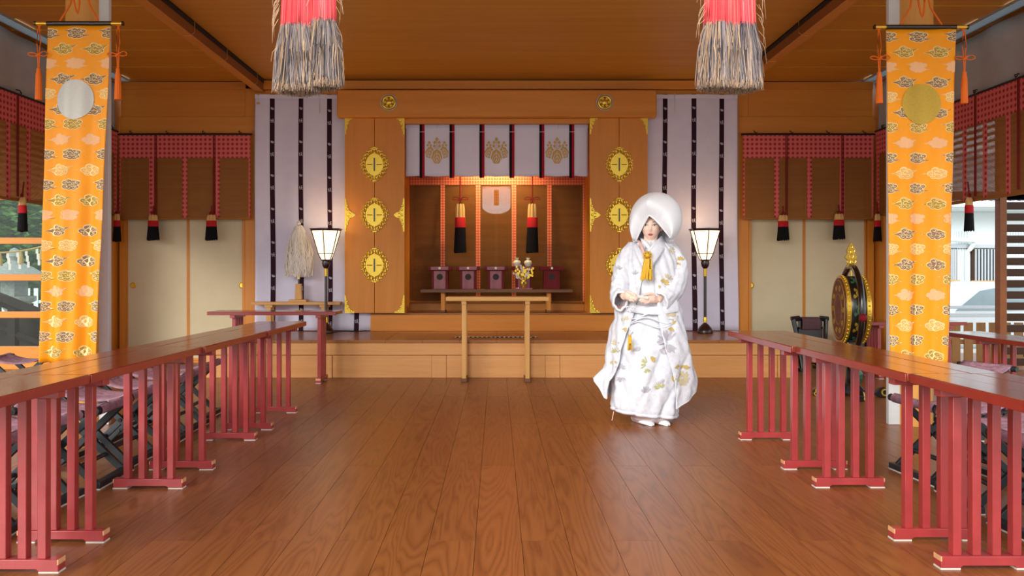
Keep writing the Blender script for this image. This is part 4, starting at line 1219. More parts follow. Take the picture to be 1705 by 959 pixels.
# local: drum axis = x, face towards -x
zc = PZ(515, D); R = 56*s; hw = .098
RX = Matrix.Translation((0, 0, zc)) @ Matrix.Rotation(PI/2, 4, 'Y')      # lathe z axis -> x
MB().lathe([(R*.93, -hw), (R*.97, -hw*.6), (R*.985, 0), (R*.97, hw*.6), (R*.93, hw)], 48, T=RX).build('shell', 'drum_black', t, 50)
for sx in (-1, 1):
    mb = MB(); mb.lathe([(R*.90, sx*hw*.98), (R*1.0, sx*hw*.98), (R*1.0, sx*hw*.62), (R*.96, sx*hw*.6)], 48, T=RX); rim = mb.build('rim', 'gold', t, 50)
    mb = MB()
    for k in range(44):
        a = 2*PI*k/44
        T_ = Matrix.Translation((sx*hw*.8, R*1.0*math.cos(a), zc+R*1.0*math.sin(a)))
        mb.lathe([(.002, -.008), (.009, -.004), (.009, .004), (.002, .008)], 6, T=T_)
    so_ = mb.build('studs', 'gold', rim, 60); so_['kind'] = 'stuff'
    mb = MB(); mb.lathe([(R*.93, sx*(hw+.001)), (R*.93, sx*(hw+.006)), (.001, sx*(hw+.008))], 40, T=RX); fc = mb.build('skin', 'drum_skin', t, 50)
    mb = MB()
    for rr_, w_ in ((R*.86, .006), (R*.45, .004)):
        mb.torus((0, sx*(hw+.007), 0), rr_, w_*.5, 40, 5, T=Matrix.Translation((0, 0, zc)) @ Matrix.Rotation(-PI/2, 4, 'Z'))
    for k in range(10):
        a = 2*PI*k/10
        mb.torus((R*.65*math.cos(a), sx*(hw+.007), R*.65*math.sin(a)), .022, .003, 10, 5, T=Matrix.Translation((0, 0, zc)) @ Matrix.Rotation(-PI/2, 4, 'Z'))
    mb.build('painted_scrolls', 'gold_disc', fc, 50)
# gold and green motifs on the shell
for k in range(12):
    a = 2*PI*k/12; mb = MB()
    for dx, da, sz in ((0, 0, .026), (-.028, .10, .018), (.028, -.10, .018), (-.02, -.12, .016), (.02, .12, .016)):
        aa = a+da
        nrm = Vector((0, math.cos(aa), math.sin(aa))); tg = Vector((0, -math.sin(aa), math.cos(aa)))
        c0 = Vector((dx, 0, zc))+nrm*(R*.985+.003)
        pl = [c0+Vector((sz*.8*math.cos(q), 0, 0))+tg*sz*1.3*math.sin(q)*(.7+.3*math.cos(3*q)) for q in [2*PI*i/10 for i in range(10)]]
        mb.add(pl, [tuple(range(10))])
    mb.build('shell_motif', 'gold' if k % 2 else 'emb_teal', t, None)
# hoop
mb = MB(); RH = 76*s
mb.torus((0, 0, 0), RH*.94, .026, 56, 8, T=Matrix.Translation((0, 0, zc)) @ Matrix.Rotation(PI/2, 4, 'Z')); mb.build('hoop', 'lacquer_black', t, 60)
for a in (PI/2, PI, 0):
    nrm = Vector((0, math.cos(a), math.sin(a)))
    MB().tube([Vector((0, 0, zc))+nrm*R*.97, Vector((0, 0, zc))+nrm*RH*.93], .006, 6).build('hanger', 'gold', t)
T_ = Matrix.Translation((0, -RH*.94-.02, zc-10*s)) @ Matrix.Rotation(PI/2, 4, 'X')
MB().lathe([(.03, 0), (.034, .012), (.02, .024), (.0, .026)], 14, T=T_).build('peg', 'lacquer_maroon', t)
# flame finial
zf = zc+RH*.92
def flame(f):
    out = []
    for i in range(9):
        q = i/8; out.append((f*(.055*math.sin(min(1, q*1.9)*PI/2*1.0)*(1-q)**.75*1.25+.0), q*.23))
    return out
ol = flame(1); pts = [(-.04, 0)]+[(-x-.012*math.sin(z*90), z) for x, z in ol[1:]]+[(x+.012*math.sin(z*90), z) for x, z in ol[::-1][1:-1]]+[(.04, 0)]
fin = MB().prism(pts, -.012, .012, T=Matrix.Translation((0, 0, zf))).build('flame_finial', 'gold_disc', t, bevel=.003)
for k, (dx, dz, r_) in enumerate(((-.02, .05, .016), (.02, .05, .016), (0, .095, .017), (-.015, .135, .011), (.015, .14, .011), (0, .175, .009))):
    MB().torus((dx, -.012, dz), r_, .005, 10, 5, T=Matrix.Translation((0, 0, zf))).build('flame_scroll', 'gold', fin)
# stand
MB().box(-.05, .05, -.06, .06, .1, zc-RH*.9).build('stand_post', 'lacquer_black', t, bevel=.006)
for ang in (0, PI/2):
    mb = MB()
    prof = [(-.31, 0), (-.31, .05), (-.27, .085), (-.22, .075), (-.19, .04), (-.1, .06), (-.05, .12), (.05, .12), (.1, .06), (.19, .04), (.22, .075), (.27, .085), (.31, .05), (.31, 0), (.22, 0), (.19, .02), (-.19, .02), (-.22, 0)]
    mb.prism(prof, -.03, .03, T=Matrix.Rotation(ang, 4, 'Z')); f_ = mb.build('stand_foot', 'lacquer_black', t, bevel=.004)
    for sx in (-1, 1):
        mb = MB(); mb.torus((sx*.265, -.033, .045), .026, .008, 12, 6, T=Matrix.Rotation(ang, 4, 'Z')); mb.torus((sx*.29, -.033, .02), .014, .006, 10, 6, T=Matrix.Rotation(ang, 4, 'Z'))
        mb.build('gilt_cloud', 'gold', f_)
MB().tube(bezier_pts([(.0, -.1, .12), (.03, -.16, .2), (-.02, -.12, .28), (.03, -.05, .33)], 14), [.03, .04, .035, .03]+[.03]*11, 8).build('carved_dragon', 'emb_teal', t)

# ================================================================== ORANGE BANNERS
def cloud_shapes(kind):
    """discs (x, z, r) of one cloud motif plus pointed tails; unit = half width"""
    if kind == 0:
        ds = [(-.42, .30, .20), (-.12, .42, .24), (.22, .36, .22), (.50, .30, .20), (-.05, .12, .24), (.30, .05, .20), (-.40, -.18, .22), (-.10, -.28, .24), (.2, -.30, .22), (.45, -.2, .16)]
        tails = [[(-.45, .42), (-.95, .36), (-.42, .18)], [(.45, -.12), (1.0, -.2), (.42, -.34)]]
    else:
        ds = [(-.1, .42, .25), (.25, .22, .24), (-.42, .0, .24), (0, .05, .28), (.5, .12, .18), (-.2, -.3, .24), (.16, -.32, .26), (.46, -.22, .2)]
        tails = [[(-.45, .16), (-1.0, -.02), (-.42, -.2)], [(.4, .34), (1.0, .42), (.55, .02)]]
    return ds, tails
def spiral(cx, cz, r, flip):
    return [(cx+flip*r*(1-i/9*.75)*math.cos(.6+i*.62), cz+r*(1-i/9*.75)*math.sin(.6+i*.62)) for i in range(10)]
def banner(side, ctl, ctr, cbl, cbr, ytop, ybot, disc_c, disc_r, dmat, word):
    D = 4.0; s = D/1000
    z1, z0 = PZ(ytop, D), PZ(ybot, D); hh = z1-z0
    xt0, xt1, xb0, xb1 = PX(ctl, D), PX(ctr, D), PX(cbl, D), PX(cbr, D)
    xm = (xt0+xt1)/2
    t = thing('banner', 'orange cloud-patterned silk banner with a %s disc' % word, 'banner', (xm, YD(D), z0))
    def fn(x, z):       # x in -.5..+.5 (fraction of width), z local height
        f_ = 1-z/hh; q = f_**1.0
        a, b_ = xt0+(xb0-xt0)*q, xt1+(xb1-xt1)*q
        X = a+(b_-a)*(x+.5)-xm
        Y = (.004+.02*f_)*math.sin(x*9+side)*1.0+.012*f_*math.sin(x*21+2)+.004*math.sin(z*7+x*3)-.02*f_
        return (X, Y-.01, z)
    mb = MB(); mb.grid(lambda u, v: fn(u-.5, v*hh), 40, 60); cl = mb.build('silk', 'orange_silk', t, 60, solid=.003)
    mb = MB(); W = xt1-xt0
    seq = ['brown', 'olive', 'pink', 'brown', 'tan']; mi = {'brown': 0, 'olive': 1, 'pink': 2, 'tan': 3}
    def put(polys, mat, lift):
        for pl in polys:
            # clip whole motifs at the cloth edge
            cl_ = [(min(.5, max(-.5, x)), min(hh-.004, max(.002, z))) for x, z in pl]
            if max(p[0] for p in cl_)-min(p[0] for p in cl_) < .004 or max(p[1] for p in cl_)-min(p[1] for p in cl_) < .002: continue
            printed(mb, [cl_], fn, mat, lift)
    row = 0; z = hh-.055; rowh = 25.2*s
    while z > -.03:
        kind = row % 2; colr = seq[row % 5]; hw_ = .092
        cxs = (-.06+.02, .5+.0, -.5) if kind == 0 else (-.24, .26)
        for cxx in cxs:
            ds, tails = cloud_shapes(kind)
            def mp(x, z_, k=1.0): return (cxx+x*hw_/W, z+z_*hw_*.62)
            def dpoly(d, grow): return [mp(d[0]+(d[2]+grow)*math.cos(2*PI*i/14), d[1]+(d[2]+grow)*1.15*math.sin(2*PI*i/14)) for i in range(14)]
            if colr == 'pink':
                put([dpoly(d, .02) for d in ds]+[[mp(*p) for p in tl] for tl in tails], 2, .0028)
            else:
                put([dpoly(d, .035) for d in ds]+[[mp(p[0]*1.05, p[1]*1.02+(.02 if i == 0 else -.02 if i == 2 else 0)) for i, p in enumerate(tl)] for tl in tails], 4, .0028)
                put([dpoly(d, -.008) for d in ds]+[[mp(*p) for p in tl] for tl in tails], mi[colr], .0036)
                for k, d in enumerate(ds):
                    pts = spiral(d[0], d[1], d[2]*.92, 1 if k % 2 else -1)
                    put([[mp(*p) for p in pl] for pl in stroke(pts, .034)], 4, .0044)
        z -= rowh; row += 1
    mb.build('cloud_pattern', ['cloud_brown', 'cloud_olive', 'cloud_pink', 'cloud_tan', 'cloud_line'], cl, None)
    # disc
    c = P(disc_c[0], disc_c[1], D); dz = c.z-z0
    f_ = 1-dz/hh; a, b_ = xt0+(xb0-xt0)*f_, xt1+(xb1-xt1)*f_
    fx = (c.x-a)/(b_-a)-.5; rx = disc_r[0]*s/(b_-a); rz_ = disc_r[1]*s
    mb = MB()
    def dfn(u, v):
        x = fx+rx*(2*u-1); lim = rz_*math.sqrt(max(0, 1-(2*u-1)**2)); p = Vector(fn(x, dz+lim*(2*v-1))); p.y -= .0062; return p
    mb.grid(dfn, 44, 16); mb.build('disc', dmat, cl, 60)
    # rod, end caps, cords
    y = -.012; zr = hh+.012
    MB().tube([(xt0-xm-.002, y, zr), (xt1-xm+.002, y, zr)], .016, 12).build('rod', 'lacquer_black', t)
    for s_ in (-1, 1):
        xe = (xt1-xm) if s_ > 0 else (xt0-xm)
        MB().tube([(xe+s_*.002, y, zr), (xe+s_*.075, y, zr)], .011, 12).build('gold_end', 'gold', t)
        MB().tube([(xe+s_*.075, y, zr), (xe+s_*.083, y, zr)], .016, 12).build('end_cap', 'lacquer_black', t)
        xc_ = xe+s_*.052
        mb = MB(); mb.tube([(xc_, y, zr-.01), (xc_-.008, y-.008, zr-.06), (xc_-.012, y-.01, zr-.14), (xc_-.003, y-.01, zr-.205)], .004, 6); 
        mb.tube([(xc_, y, zr-.01), (xc_+.008, y-.008, zr-.06), (xc_+.012, y-.01, zr-.14), (xc_+.003, y-.01, zr-.205)], .004, 6)
        mb.torus((xc_, y, zr-.005), .014, .004, 10, 6)
        mb.build('cord_loop', 'orange_cord', t, 60)
        mb = MB()
        for q in (-1, 1):
            pts = bezier_pts([(xc_, y-.012, zr-.21), (xc_+q*.04, y-.02, zr-.195+.004*q), (xc_+q*.066, y-.02, zr-.208), (xc_+q*.04, y-.018, zr-.222), (xc_, y-.012, zr-.212)], 14)
            mb.tube(pts, .0038, 6)
        mb.tube([(xc_-.014, y-.014, zr-.225), (xc_+.014, y-.014, zr-.2)], .008, 6)
        mb.build('cord_bow', 'orange_cord', t, 60)
        mb = MB(); mb.tube([(xc_-.006, y-.01, zr-.21), (xc_-.003, y-.01, zr-.3)], .004, 6); mb.tube([(xc_+.006, y-.01, zr-.21), (xc_+.003, y-.01, zr-.3)], .004, 6); mb.build('cord_tail', 'orange_cord', t, 60)
        mb = MB(); n_ = 24; vs_ = []; fs_ = []
        for i, (rr_, zz) in enumerate(((.004, .295), (.012, .302), (.014, .318), (.013, .325), (.017, .34), (.019, .42), (.021, .51))):
            for j in range(n_):
                aa = 2*PI*j/n_; q = rr_*(1+(.09 if j % 2 else -.05)*(i > 3)); vs_.append((xc_+q*math.cos(aa), y-.01+q*math.sin(aa), zr-zz))
        for i in range(6):
            for j in range(n_): fs_.append((i*n_+j, i*n_+(j+1) % n_, (i+1)*n_+(j+1) % n_, (i+1)*n_+j))
        fs_.append(tuple(range(n_))); fs_.append(tuple(6*n_+j for j in range(n_))); mb.add(vs_, fs_)
        mb.build('end_tassel', 'orange_cord', t, 50)
        mb = MB(); mb.tube([(xe*.62, y, zr+.01), (xe*.3, y+.01, zr+.13), (.02*s_, y+.02, zr+.36)], .006, 6); mb.build('hanging_cord', 'orange_cord', t)
    mb = MB(); mb.tube(bezier_pts([(.0, y-.02, zr+.36), (-.03, y-.02, zr+.2), (.0, y-.02, zr+.06), (.015, y-.02, zr+.2), (.0, y-.02, zr+.36)], 16), .006, 6); mb.build('loose_cord', 'orange_cord', t)
    MB().tube([(0, y+.0, zr+.36), (0, .12, zr+.36)], .01, 8).build('hook', 'iron', t)
banner(-1, 80.5, 186, 68, 164, 43, 603, (127.5, 166.5), (30, 33), 'silver_disc', 'silver')
banner(1, 1474.5, 1589.5, 1477.5, 1572, 49, 606, (1531, 174), (33, 33.5), 'gold_disc', 'gold')

# ================================================================== BIG TASSELS IN THE FOREGROUND
def hair_tassel(cx, bundles, label, seed):
    D = 1.9; s = D/1000
    t = thing('fringe_tassel', label, 'tassel', (PX(cx, D), YD(D), PZ(158, D)), 0, 'large foreground tassels')
    rr = random.Random(seed)
    def strand(mb, pts, r, mat):
        mb.tube(pts, [r]*(len(pts)-1)+[r*.4], 3, mat, caps=False)
    grey = MB(); pink = MB()
    for bi, (x0, x1, zoff, zpink) in enumerate(bundles):       # px offsets from cx: top half width etc.
        xc_ = (x0+x1)/2; hw = (x1-x0)/2
        for k in range(2300):
            a = rr.uniform(0, 2*PI); q = math.sqrt(rr.random())
            if rr.random() < .55: q = .72+.28*rr.random()
            ux, uy = q*math.cos(a), q*math.sin(a)
            zt = (205+rr.uniform(-3, 3)); zm = zpink+rr.uniform(-5, 5); zb = zoff+rr.uniform(0, 7)+(12*rr.random() if rr.random() < .3 else 0)+abs(ux)*3
            fl = 1.14+.22*rr.random()
            top = Vector(((xc_*.9+ux*hw*.72)*s, uy*hw*.62*s, zt*s)); mid = Vector(((xc_+ux*hw*.95)*s, uy*hw*.8*s, zm*s))
            bot = Vector(((xc_+ux*hw*fl+rr.gauss(0, 3.2))*s, uy*hw*fl*.85*s, zb*s))
            m2 = mid.lerp(bot, .4)+Vector((ux*2*s+rr.gauss(0, 2.2)*s, rr.gauss(0, 2)*s, 0)); m3 = mid.lerp(bot, .86)+Vector((rr.gauss(0, 1.6)*s, 0, 0))
            strand(pink, [top, top.lerp(mid, .5)+Vector((ux*2*s, 0, 0)), mid], .0012, 0 if rr.random() < .8 else 1)
            strand(grey, [mid+Vector((0, 0, 2*s)), m2, m3, bot], .00115, 0 if rr.random() < .5 else (1 if rr.random() < .5 else 2))
            if rr.random() < .4: strand(grey, [m3.lerp(bot, .4)+Vector((0, -.0005, 0)), bot+Vector((0, -.0005, -.0006))], .0011, 2)
        # stray hairs at the sides
        for k in range(26):
            sx = rr.choice((-1, 1)); z_ = rr.uniform(60, 190)
            p = Vector(((xc_+sx*hw*.95)*s, -rr.random()*.03, z_*s)); L = rr.uniform(18, 55)
            e = Vector((sx*rr.uniform(4, 14)*s, rr.uniform(-.01, .01), -L*s))
            strand(grey, [p, p+e*.4+Vector((sx*5*s, 0, 0)), p+e], .0008, 2)
    o = grey.build('sunlit_fringe', ['hair_sunlit', 'hair_dark', 'hair_tan'], t, 60); o['kind'] = 'stuff'  # fringe of black hair coloured as it looks in daylight
    o = pink.build('pink_band', ['tassel_pink', 'tassel_coral'], t, 60); o['kind'] = 'stuff'
    for bi, (x0, x1, zoff, zpink) in enumerate(bundles):
        xc_ = (x0+x1)/2; hw = (x1-x0)/2
        mb = MB(); mb.lathe([(hw*.78*s, 196*s), (hw*.8*s, 206*s), (hw*.66*s, 232*s), (hw*.3*s, 262*s), (.004, 268*s)], 20, c=(xc_*.9*s, 0, 0), sy=.8); mb.build('cap', 'tassel_tan', t, 60)
        mb = MB(); mb.tube([(xc_*.9*s, 0, 262*s), (0, 0, 330*s), (0, 0, ZC-.0-PZ(158, D))], .012, 8); mb.build('cord', 'red_cord', t)
    mb = MB(); mb.lathe([(.2*hw*s, 20*s), (hw*.6*s, 30*s), (hw*.6*s, 190*s)], 14, c=(0, 0, 0), sy=.6); mb.build('core', 'hair_dark', t)
hair_tassel(516, ((-50, 8, 0, 108), (2, 46, 8, 118)), 'large pink and sunlit-grey hair tassel hanging in the foreground, left', 3)
hair_tassel(1216, ((-46, 6, 6, 112), (-8, 44, 4, 110)), 'large pink and sunlit-grey hair tassel hanging in the foreground, right', 5)

# ================================================================== THE BRIDE
BX, BY = 1.075, 5.74
bride = thing('person', 'person in white bridal kimono and large white hood holding a closed fan', 'person', (BX, BY, 0))
def B(px, py, ly=0.0):
    D = (BY+ly)/F_PX*1000
    return Vector((PX(px, D)-BX, ly, PZ(py, D)))
# ---- head surface
HC = B(1084, 375.5, -.045)
YAW = math.radians(-14)                    # turn towards the camera (viewer's left)
HR = Matrix.Rotation(YAW, 3, 'Z') @ Matrix.Rotation(math.radians(3), 3, 'X')
def gs(x, m_, sd): return math.exp(-((x-m_)/sd)**2)
def head_pt(d):
    dx, dy, dz = d
    jaw = 1.0
    if dz < .1: jaw = 1-.36*min(1, (.1-dz)/1.1)**1.5
    x = .0735*dx*jaw; z = .112*dz+(.003 if dz > 0 else 0); y = .092*dy
    if dy < 0:
        y *= 1-.10*max(0, -dz)**2
        fr = max(0, -dy)
        y -= fr*(.021*gs(x, 0, .0095)*gs(z, -.030, .017)+.009*gs(x, 0, .008)*gs(z, -.004, .022)      # nose
                 + .004*gs(x, 0, .022)*gs(z, -.062, .012)+.007*gs(x, 0, .022)*gs(z, -.098, .018)      # lips, chin
                 + .004*(gs(x, .04, .02)+gs(x, -.04, .02))*gs(z, -.03, .025))                          # cheeks
        y += fr*(.008*(gs(x, .031, .018)+gs(x, -.031, .018))*gs(z, .002, .012))                        # eye sockets
    return Vector((x, y, z))
def to_body(p): return HC+HR @ p
head_front = []
body = MB()
nu, nv = 72, 56; vs_ = []; fs_ = []
for j in range(nv+1):
    ph = -PI/2+PI*j/nv
    for i in range(nu):
        th = 2*PI*i/nu; p = head_pt((math.cos(ph)*math.cos(th), math.cos(ph)*math.sin(th), math.sin(ph)))
        vs_.append(to_body(p))
        if p.y < 0: head_front.append(p)
for j in range(nv):
    for i in range(nu): fs_.append((j*nu+i, j*nu+(i+1) % nu, (j+1)*nu+(i+1) % nu, (j+1)*nu+i))
fs_.append(tuple(range(nu))); fs_.append(tuple(nv*nu+i for i in range(nu)))
body.add(vs_, fs_)
for sx in (-1, 1):            # ears
    body.lathe([(.004, -.03), (.016, -.018), (.02, .0), (.015, .02), (.003, .028)], 10, T=Matrix.Translation(to_body(Vector((sx*.071, .012, -.012)))) , sx=.45)
def face_y(x, z):
    best = sorted(head_front, key=lambda p: (p.x-x)**2+(p.z-z)**2)[:4]
    ws = [1/(1e-6+(p.x-x)**2+(p.z-z)**2) for p in best]
    return sum(w_*p.y for w_, p in zip(ws, best))/sum(ws)
def tube_b(pts, r, n=12): body.tube(pts, r, n)
neck0 = HC+Vector((0, .012, -.07))
tube_b([neck0, HC+Vector((0, .02, -.125)), HC+Vector((0, .03, -.20)), (0, .03, 1.12), (0, .02, .95), (0, .02, .80)], [.05, .046, .062, .10, .105, .11], 16)
S1, S2 = Vector((-.125, .02, 1.165)), Vector((.125, .02, 1.165))
E1, W1 = B(1034, 484, -.03), B(1040, 494, -.20)
E2, W2 = B(1128, 474, -.02), B(1094, 500, -.185)
tube_b([(0, .03, 1.15), S1, S1.lerp(E1, .5), E1, E1.lerp(W1, .5), W1], [.06, .05, .042, .036, .032, .025])
tube_b([(0, .03, 1.15), S2, S2.lerp(E2, .5), E2, E2.lerp(W2, .5), W2], [.06, .05, .042, .036, .032, .025])
for sx in (-1, 1):
    tube_b([(sx*.05, .02, .84), (sx*.065, .01, .45), (sx*.055, .01, .1), (sx*.05, .0, .055)], [.09, .065, .042, .04])
# hands
def hand(W, palm, knuckles, tips, thumb, bend):
    body.tube([W, W.lerp(palm, .6), palm, palm.lerp((knuckles[1]+knuckles[2])/2, .9)], [.024, .026, .030, .024], 12, sq=.75)
    body.tube([palm.lerp(k_, .6) for k_ in knuckles], [.011, .013, .013, .011], 8)
    for k_, tp, ln in zip(knuckles, tips, (.9, 1.0, .97, .85)):
        midp = k_.lerp(tp, .5)+bend
        body.tube(bezier_pts([palm.lerp(k_, .5), k_, midp, tp], 9), [.0098]*4+[.0088]*3+[.008, .0074, .0058], 8)
    body.tube(bezier_pts(thumb, 6), [.013, .0125, .0115, .0105, .0095, .0085, .0062], 8)
# her right hand (viewer's left): over the fan, fingers pointing right
hand(W1, B(1045, 493, -.235), [B(1050, 489, -.25), B(1051, 492.5, -.258), B(1051, 496.3, -.258), B(1049, 500, -.25)],
     [B(1062, 494.5, -.262), B(1061, 497.8, -.268), B(1059, 500.6, -.266), B(1055.5, 502.6, -.255)],
     [B(1041, 488.5, -.225), B(1047, 486.3, -.25), B(1053, 489, -.27), B(1059, 493.3, -.275)], Vector((.002, -.008, .006)))
# her left hand (viewer's right): under the fan, fingers pointing left
hand(W2, B(1086, 498, -.22), [B(1079, 494, -.24), B(1077.5, 497, -.245), B(1078, 500, -.242), B(1080, 503, -.235)],
     [B(1066, 497.5, -.258), B(1063.5, 499.8, -.26), B(1065.5, 502, -.256), B(1070, 503.6, -.248)],
     [B(1090, 493, -.215), B(1085, 489.5, -.235), B(1078, 489.8, -.255), B(1071, 491.8, -.264)], Vector((0, -.004, -.004)))
bo = body.build('body', 'skin', bride, 60)
md = bo.modifiers.new('union', 'REMESH'); md.mode = 'VOXEL'; md.voxel_size = .0034; md.use_smooth_shade = True
md = bo.modifiers.new('relax', 'SMOOTH'); md.factor = .5; md.iterations = 3
# ---- face details, laid on the head surface
def face_patch(name, pts2, mat, lift, parent=bo, cap=True):
    mb = MB(); n_ = len(pts2); cx_ = sum(p[0] for p in pts2)/n_; cz_ = sum(p[1] for p in pts2)/n_
    rings = []
    for f_, up_ in ((1.0, 0), (.66, 1), (.33, 1)):
        for x, z in pts2:
            xx, zz = cx_+(x-cx_)*f_, cz_+(z-cz_)*f_
            rings.append(to_body(Vector((xx, face_y(xx, zz)-lift*(.6+.4*up_), zz))))
    c_ = to_body(Vector((cx_, face_y(cx_, cz_)-lift, cz_)))
    fs2 = []
    for r_ in range(2):
        for i in range(n_): fs2.append((r_*n_+i, r_*n_+(i+1) % n_, (r_+1)*n_+(i+1) % n_, (r_+1)*n_+i))
    for i in range(n_): fs2.append((2*n_+i, 2*n_+(i+1) % n_, 3*n_))
    mb.add(rings+[c_], fs2); return mb.build(name, mat, parent, 80)
def strip(path, ws):
    l_, r_ = [], []
    for i, (p, w_) in enumerate(zip(path, ws)):
        a = path[max(0, i-1)]; b_ = path[min(len(path)-1, i+1)]; d = (b_[0]-a[0], b_[1]-a[1]); q = math.hypot(*d)
        l_.append((p[0]-d[1]/q*w_, p[1]+d[0]/q*w_)); r_.append((p[0]+d[1]/q*w_, p[1]-d[0]/q*w_))
    return l_+r_[::-1]
for sx in (-1, 1):
    ex, ez = sx*.0305, .001
    face_patch('eye', [(ex+.0135*math.cos(a), ez+(.0055 if math.sin(a) > 0 else .0042)*math.sin(a)+.0012*sx*math.cos(a)) for a in [2*PI*i/14 for i in range(14)]], 'eye_white', .0035)
    face_patch('iris', [(ex-.001+.0058*math.cos(a), ez+.0003+.0054*math.sin(a)) for a in [2*PI*i/12 for i in range(12)]], 'eye_dark', .0042)
    pth = [(ex+.0145*math.cos(a), ez+.0065*math.sin(a)+.0014*sx*math.cos(a)) for a in [PI*i/8 for i in range(9)]]
    face_patch_pts = strip(pth, [.0014]*9)
    mb = MB(); mb.tube([to_body(Vector((x, face_y(x, z)-.0035, z))) for x, z in pth], .0016, 6); mb.build('lash_line', 'eye_dark', bo)
    pth = [(sx*(.014+.033*q), .0215+.005*math.sin(q*2.6)) for q in [i/6 for i in range(7)]]
    mb = MB(); mb.tube([to_body(Vector((x, face_y(x, z)-.001, z))) for x, z in pth], [.0012, .002, .0023, .0022, .002, .0015, .0008], 6); mb.build('eyebrow', 'brow', bo)
lip_u = [(-.0205, -.0615), (-.012, -.0570), (-.004, -.0552), (0, -.0565), (.004, -.0552), (.012, -.0570), (.0205, -.0615), (.01, -.0622), (0, -.0626), (-.01, -.0622)]
lip_l = [(-.0195, -.0620), (-.01, -.0632), (0, -.0636), (.01, -.0632), (.0195, -.0620), (.011, -.0692), (0, -.0712), (-.011, -.0692)]
face_patch('upper_lip', lip_u, 'skin_lip', .0022); face_patch('lower_lip', lip_l, 'skin_lip', .0026)
# hair under the hood
mb = MB()
def hair_fn(u, v):
    th = 2*PI*u; ph = math.radians(46)+v*(PI/2-math.radians(46))
    ph2 = ph if math.sin(th) < 0 else ph-(1-v)*math.radians(60)*max(0, math.sin(th))
    p = head_pt((math.cos(ph2)*math.cos(th), math.cos(ph2)*math.sin(th), math.sin(ph2)))
    return to_body(p*1.03)
mb.grid(hair_fn, 48, 14, closed_u=True); mb.build('hair', 'hair', bride, 60)

# ---- hood (wataboshi)
hc = B(1092, 363, -.03)
HY = Matrix.Rotation(math.radians(-25), 3, 'Z')
NU, NV = 64, 30
def hood_pt(u, v):
    # u -1..1 along the opening edge (left hem, apex, right hem); v 0..1 from the edge over the outside to the back
    s_ = abs(u); sg = -1 if u < 0 else 1
    apexz = .008
    # opening edge: inverted V with softly rounded apex
    e = Vector((sg*(.134*s_**.86), -.170+.115*s_, apexz-.176*s_**1.05))
    e.x += -.004*math.exp(-(u/.12)**2)
    ang = math.radians(90-152*s_)                       # silhouette from the crown round to the lower rim
    rs = .182*(1+.10*max(0, s_-.55)/.45)
    S = Vector((sg*rs*math.cos(ang) if s_ > 0 else 0, .0, rs*math.sin(ang)))
    S.y = -.01+.02*s_
    if s_ > .85: S.z = max(S.z, -.19)
    M = (e+S)/2; M.y = min(e.y, -.13)+.01*s_-.02*(1-s_); M += Vector((sg*.02*s_*(1-s_*.6), -.022*(1-s_)**2, .012*(1-s_)))
    K = Vector((S.x*.72, .135, S.z*.66-.01)); N = Vector((S.x*.35, .13, -.11-.06*(1-s_*.3)))
    ps = [e, M, S, K, N]
    return bezier_pts(ps, 1)[0] if False else _cr(ps, v)
def _cr(pts, t):
    k = len(pts)-1; t = t*k; j = min(int(t), k-1); u = t-j
    p0 = pts[max(j-1, 0)]; p1 = pts[j]; p2 = pts[j+1]; p3 = pts[min(j+2, k)]
    return .5*((2*p1)+(-p0+p2)*u+(2*p0-5*p1+4*p2-p3)*u*u+(-p0+3*p1-3*p2+p3)*u**3)
mb = MB(); mb.grid(lambda u, v: hc+HY @ hood_pt(2*u-1, v), NU, NV)
hd = mb.build('hood', ['hood_silk'], bride, 60)
mb = MB(); mb.grid(lambda u, v: hc+HY @ (hood_pt(2*u-1, v*.99)*.955+Vector((0, .006, -.002))), NU, NV); mb.build('hood_lining', 'hood_lining', hd, 60)
mb = MB(); mb.tube([hc+HY @ (hood_pt(-1+2*i/60, 0)*.985) for i in range(61)], .006, 8); mb.build('hood_edge', 'hood_silk', hd, 60)

# ---- robes: lofted from the outline of the figure
def loft_fn(rows):
    """rows: (py, left px, right px, front y, back y) from hem to neck"""
    tab = [(-r[0],)+r[1:] for r in rows]
    def f(theta, py):
        L, R, yf, yb = lerp_table(tab, -py)
        l_, r_ = B(L, py).x, B(R, py).x; z = B(1080, py).z
        cx_ = (l_+r_)/2; rx = (r_-l_)/2; c_, s_ = math.cos(theta), math.sin(theta)
        cy_ = 0.0
        y = yf*(-s_) if s_ < 0 else yb*s_
        return Vector((cx_+rx*math.copysign(abs(c_)**.92, c_), y, z))
    return f
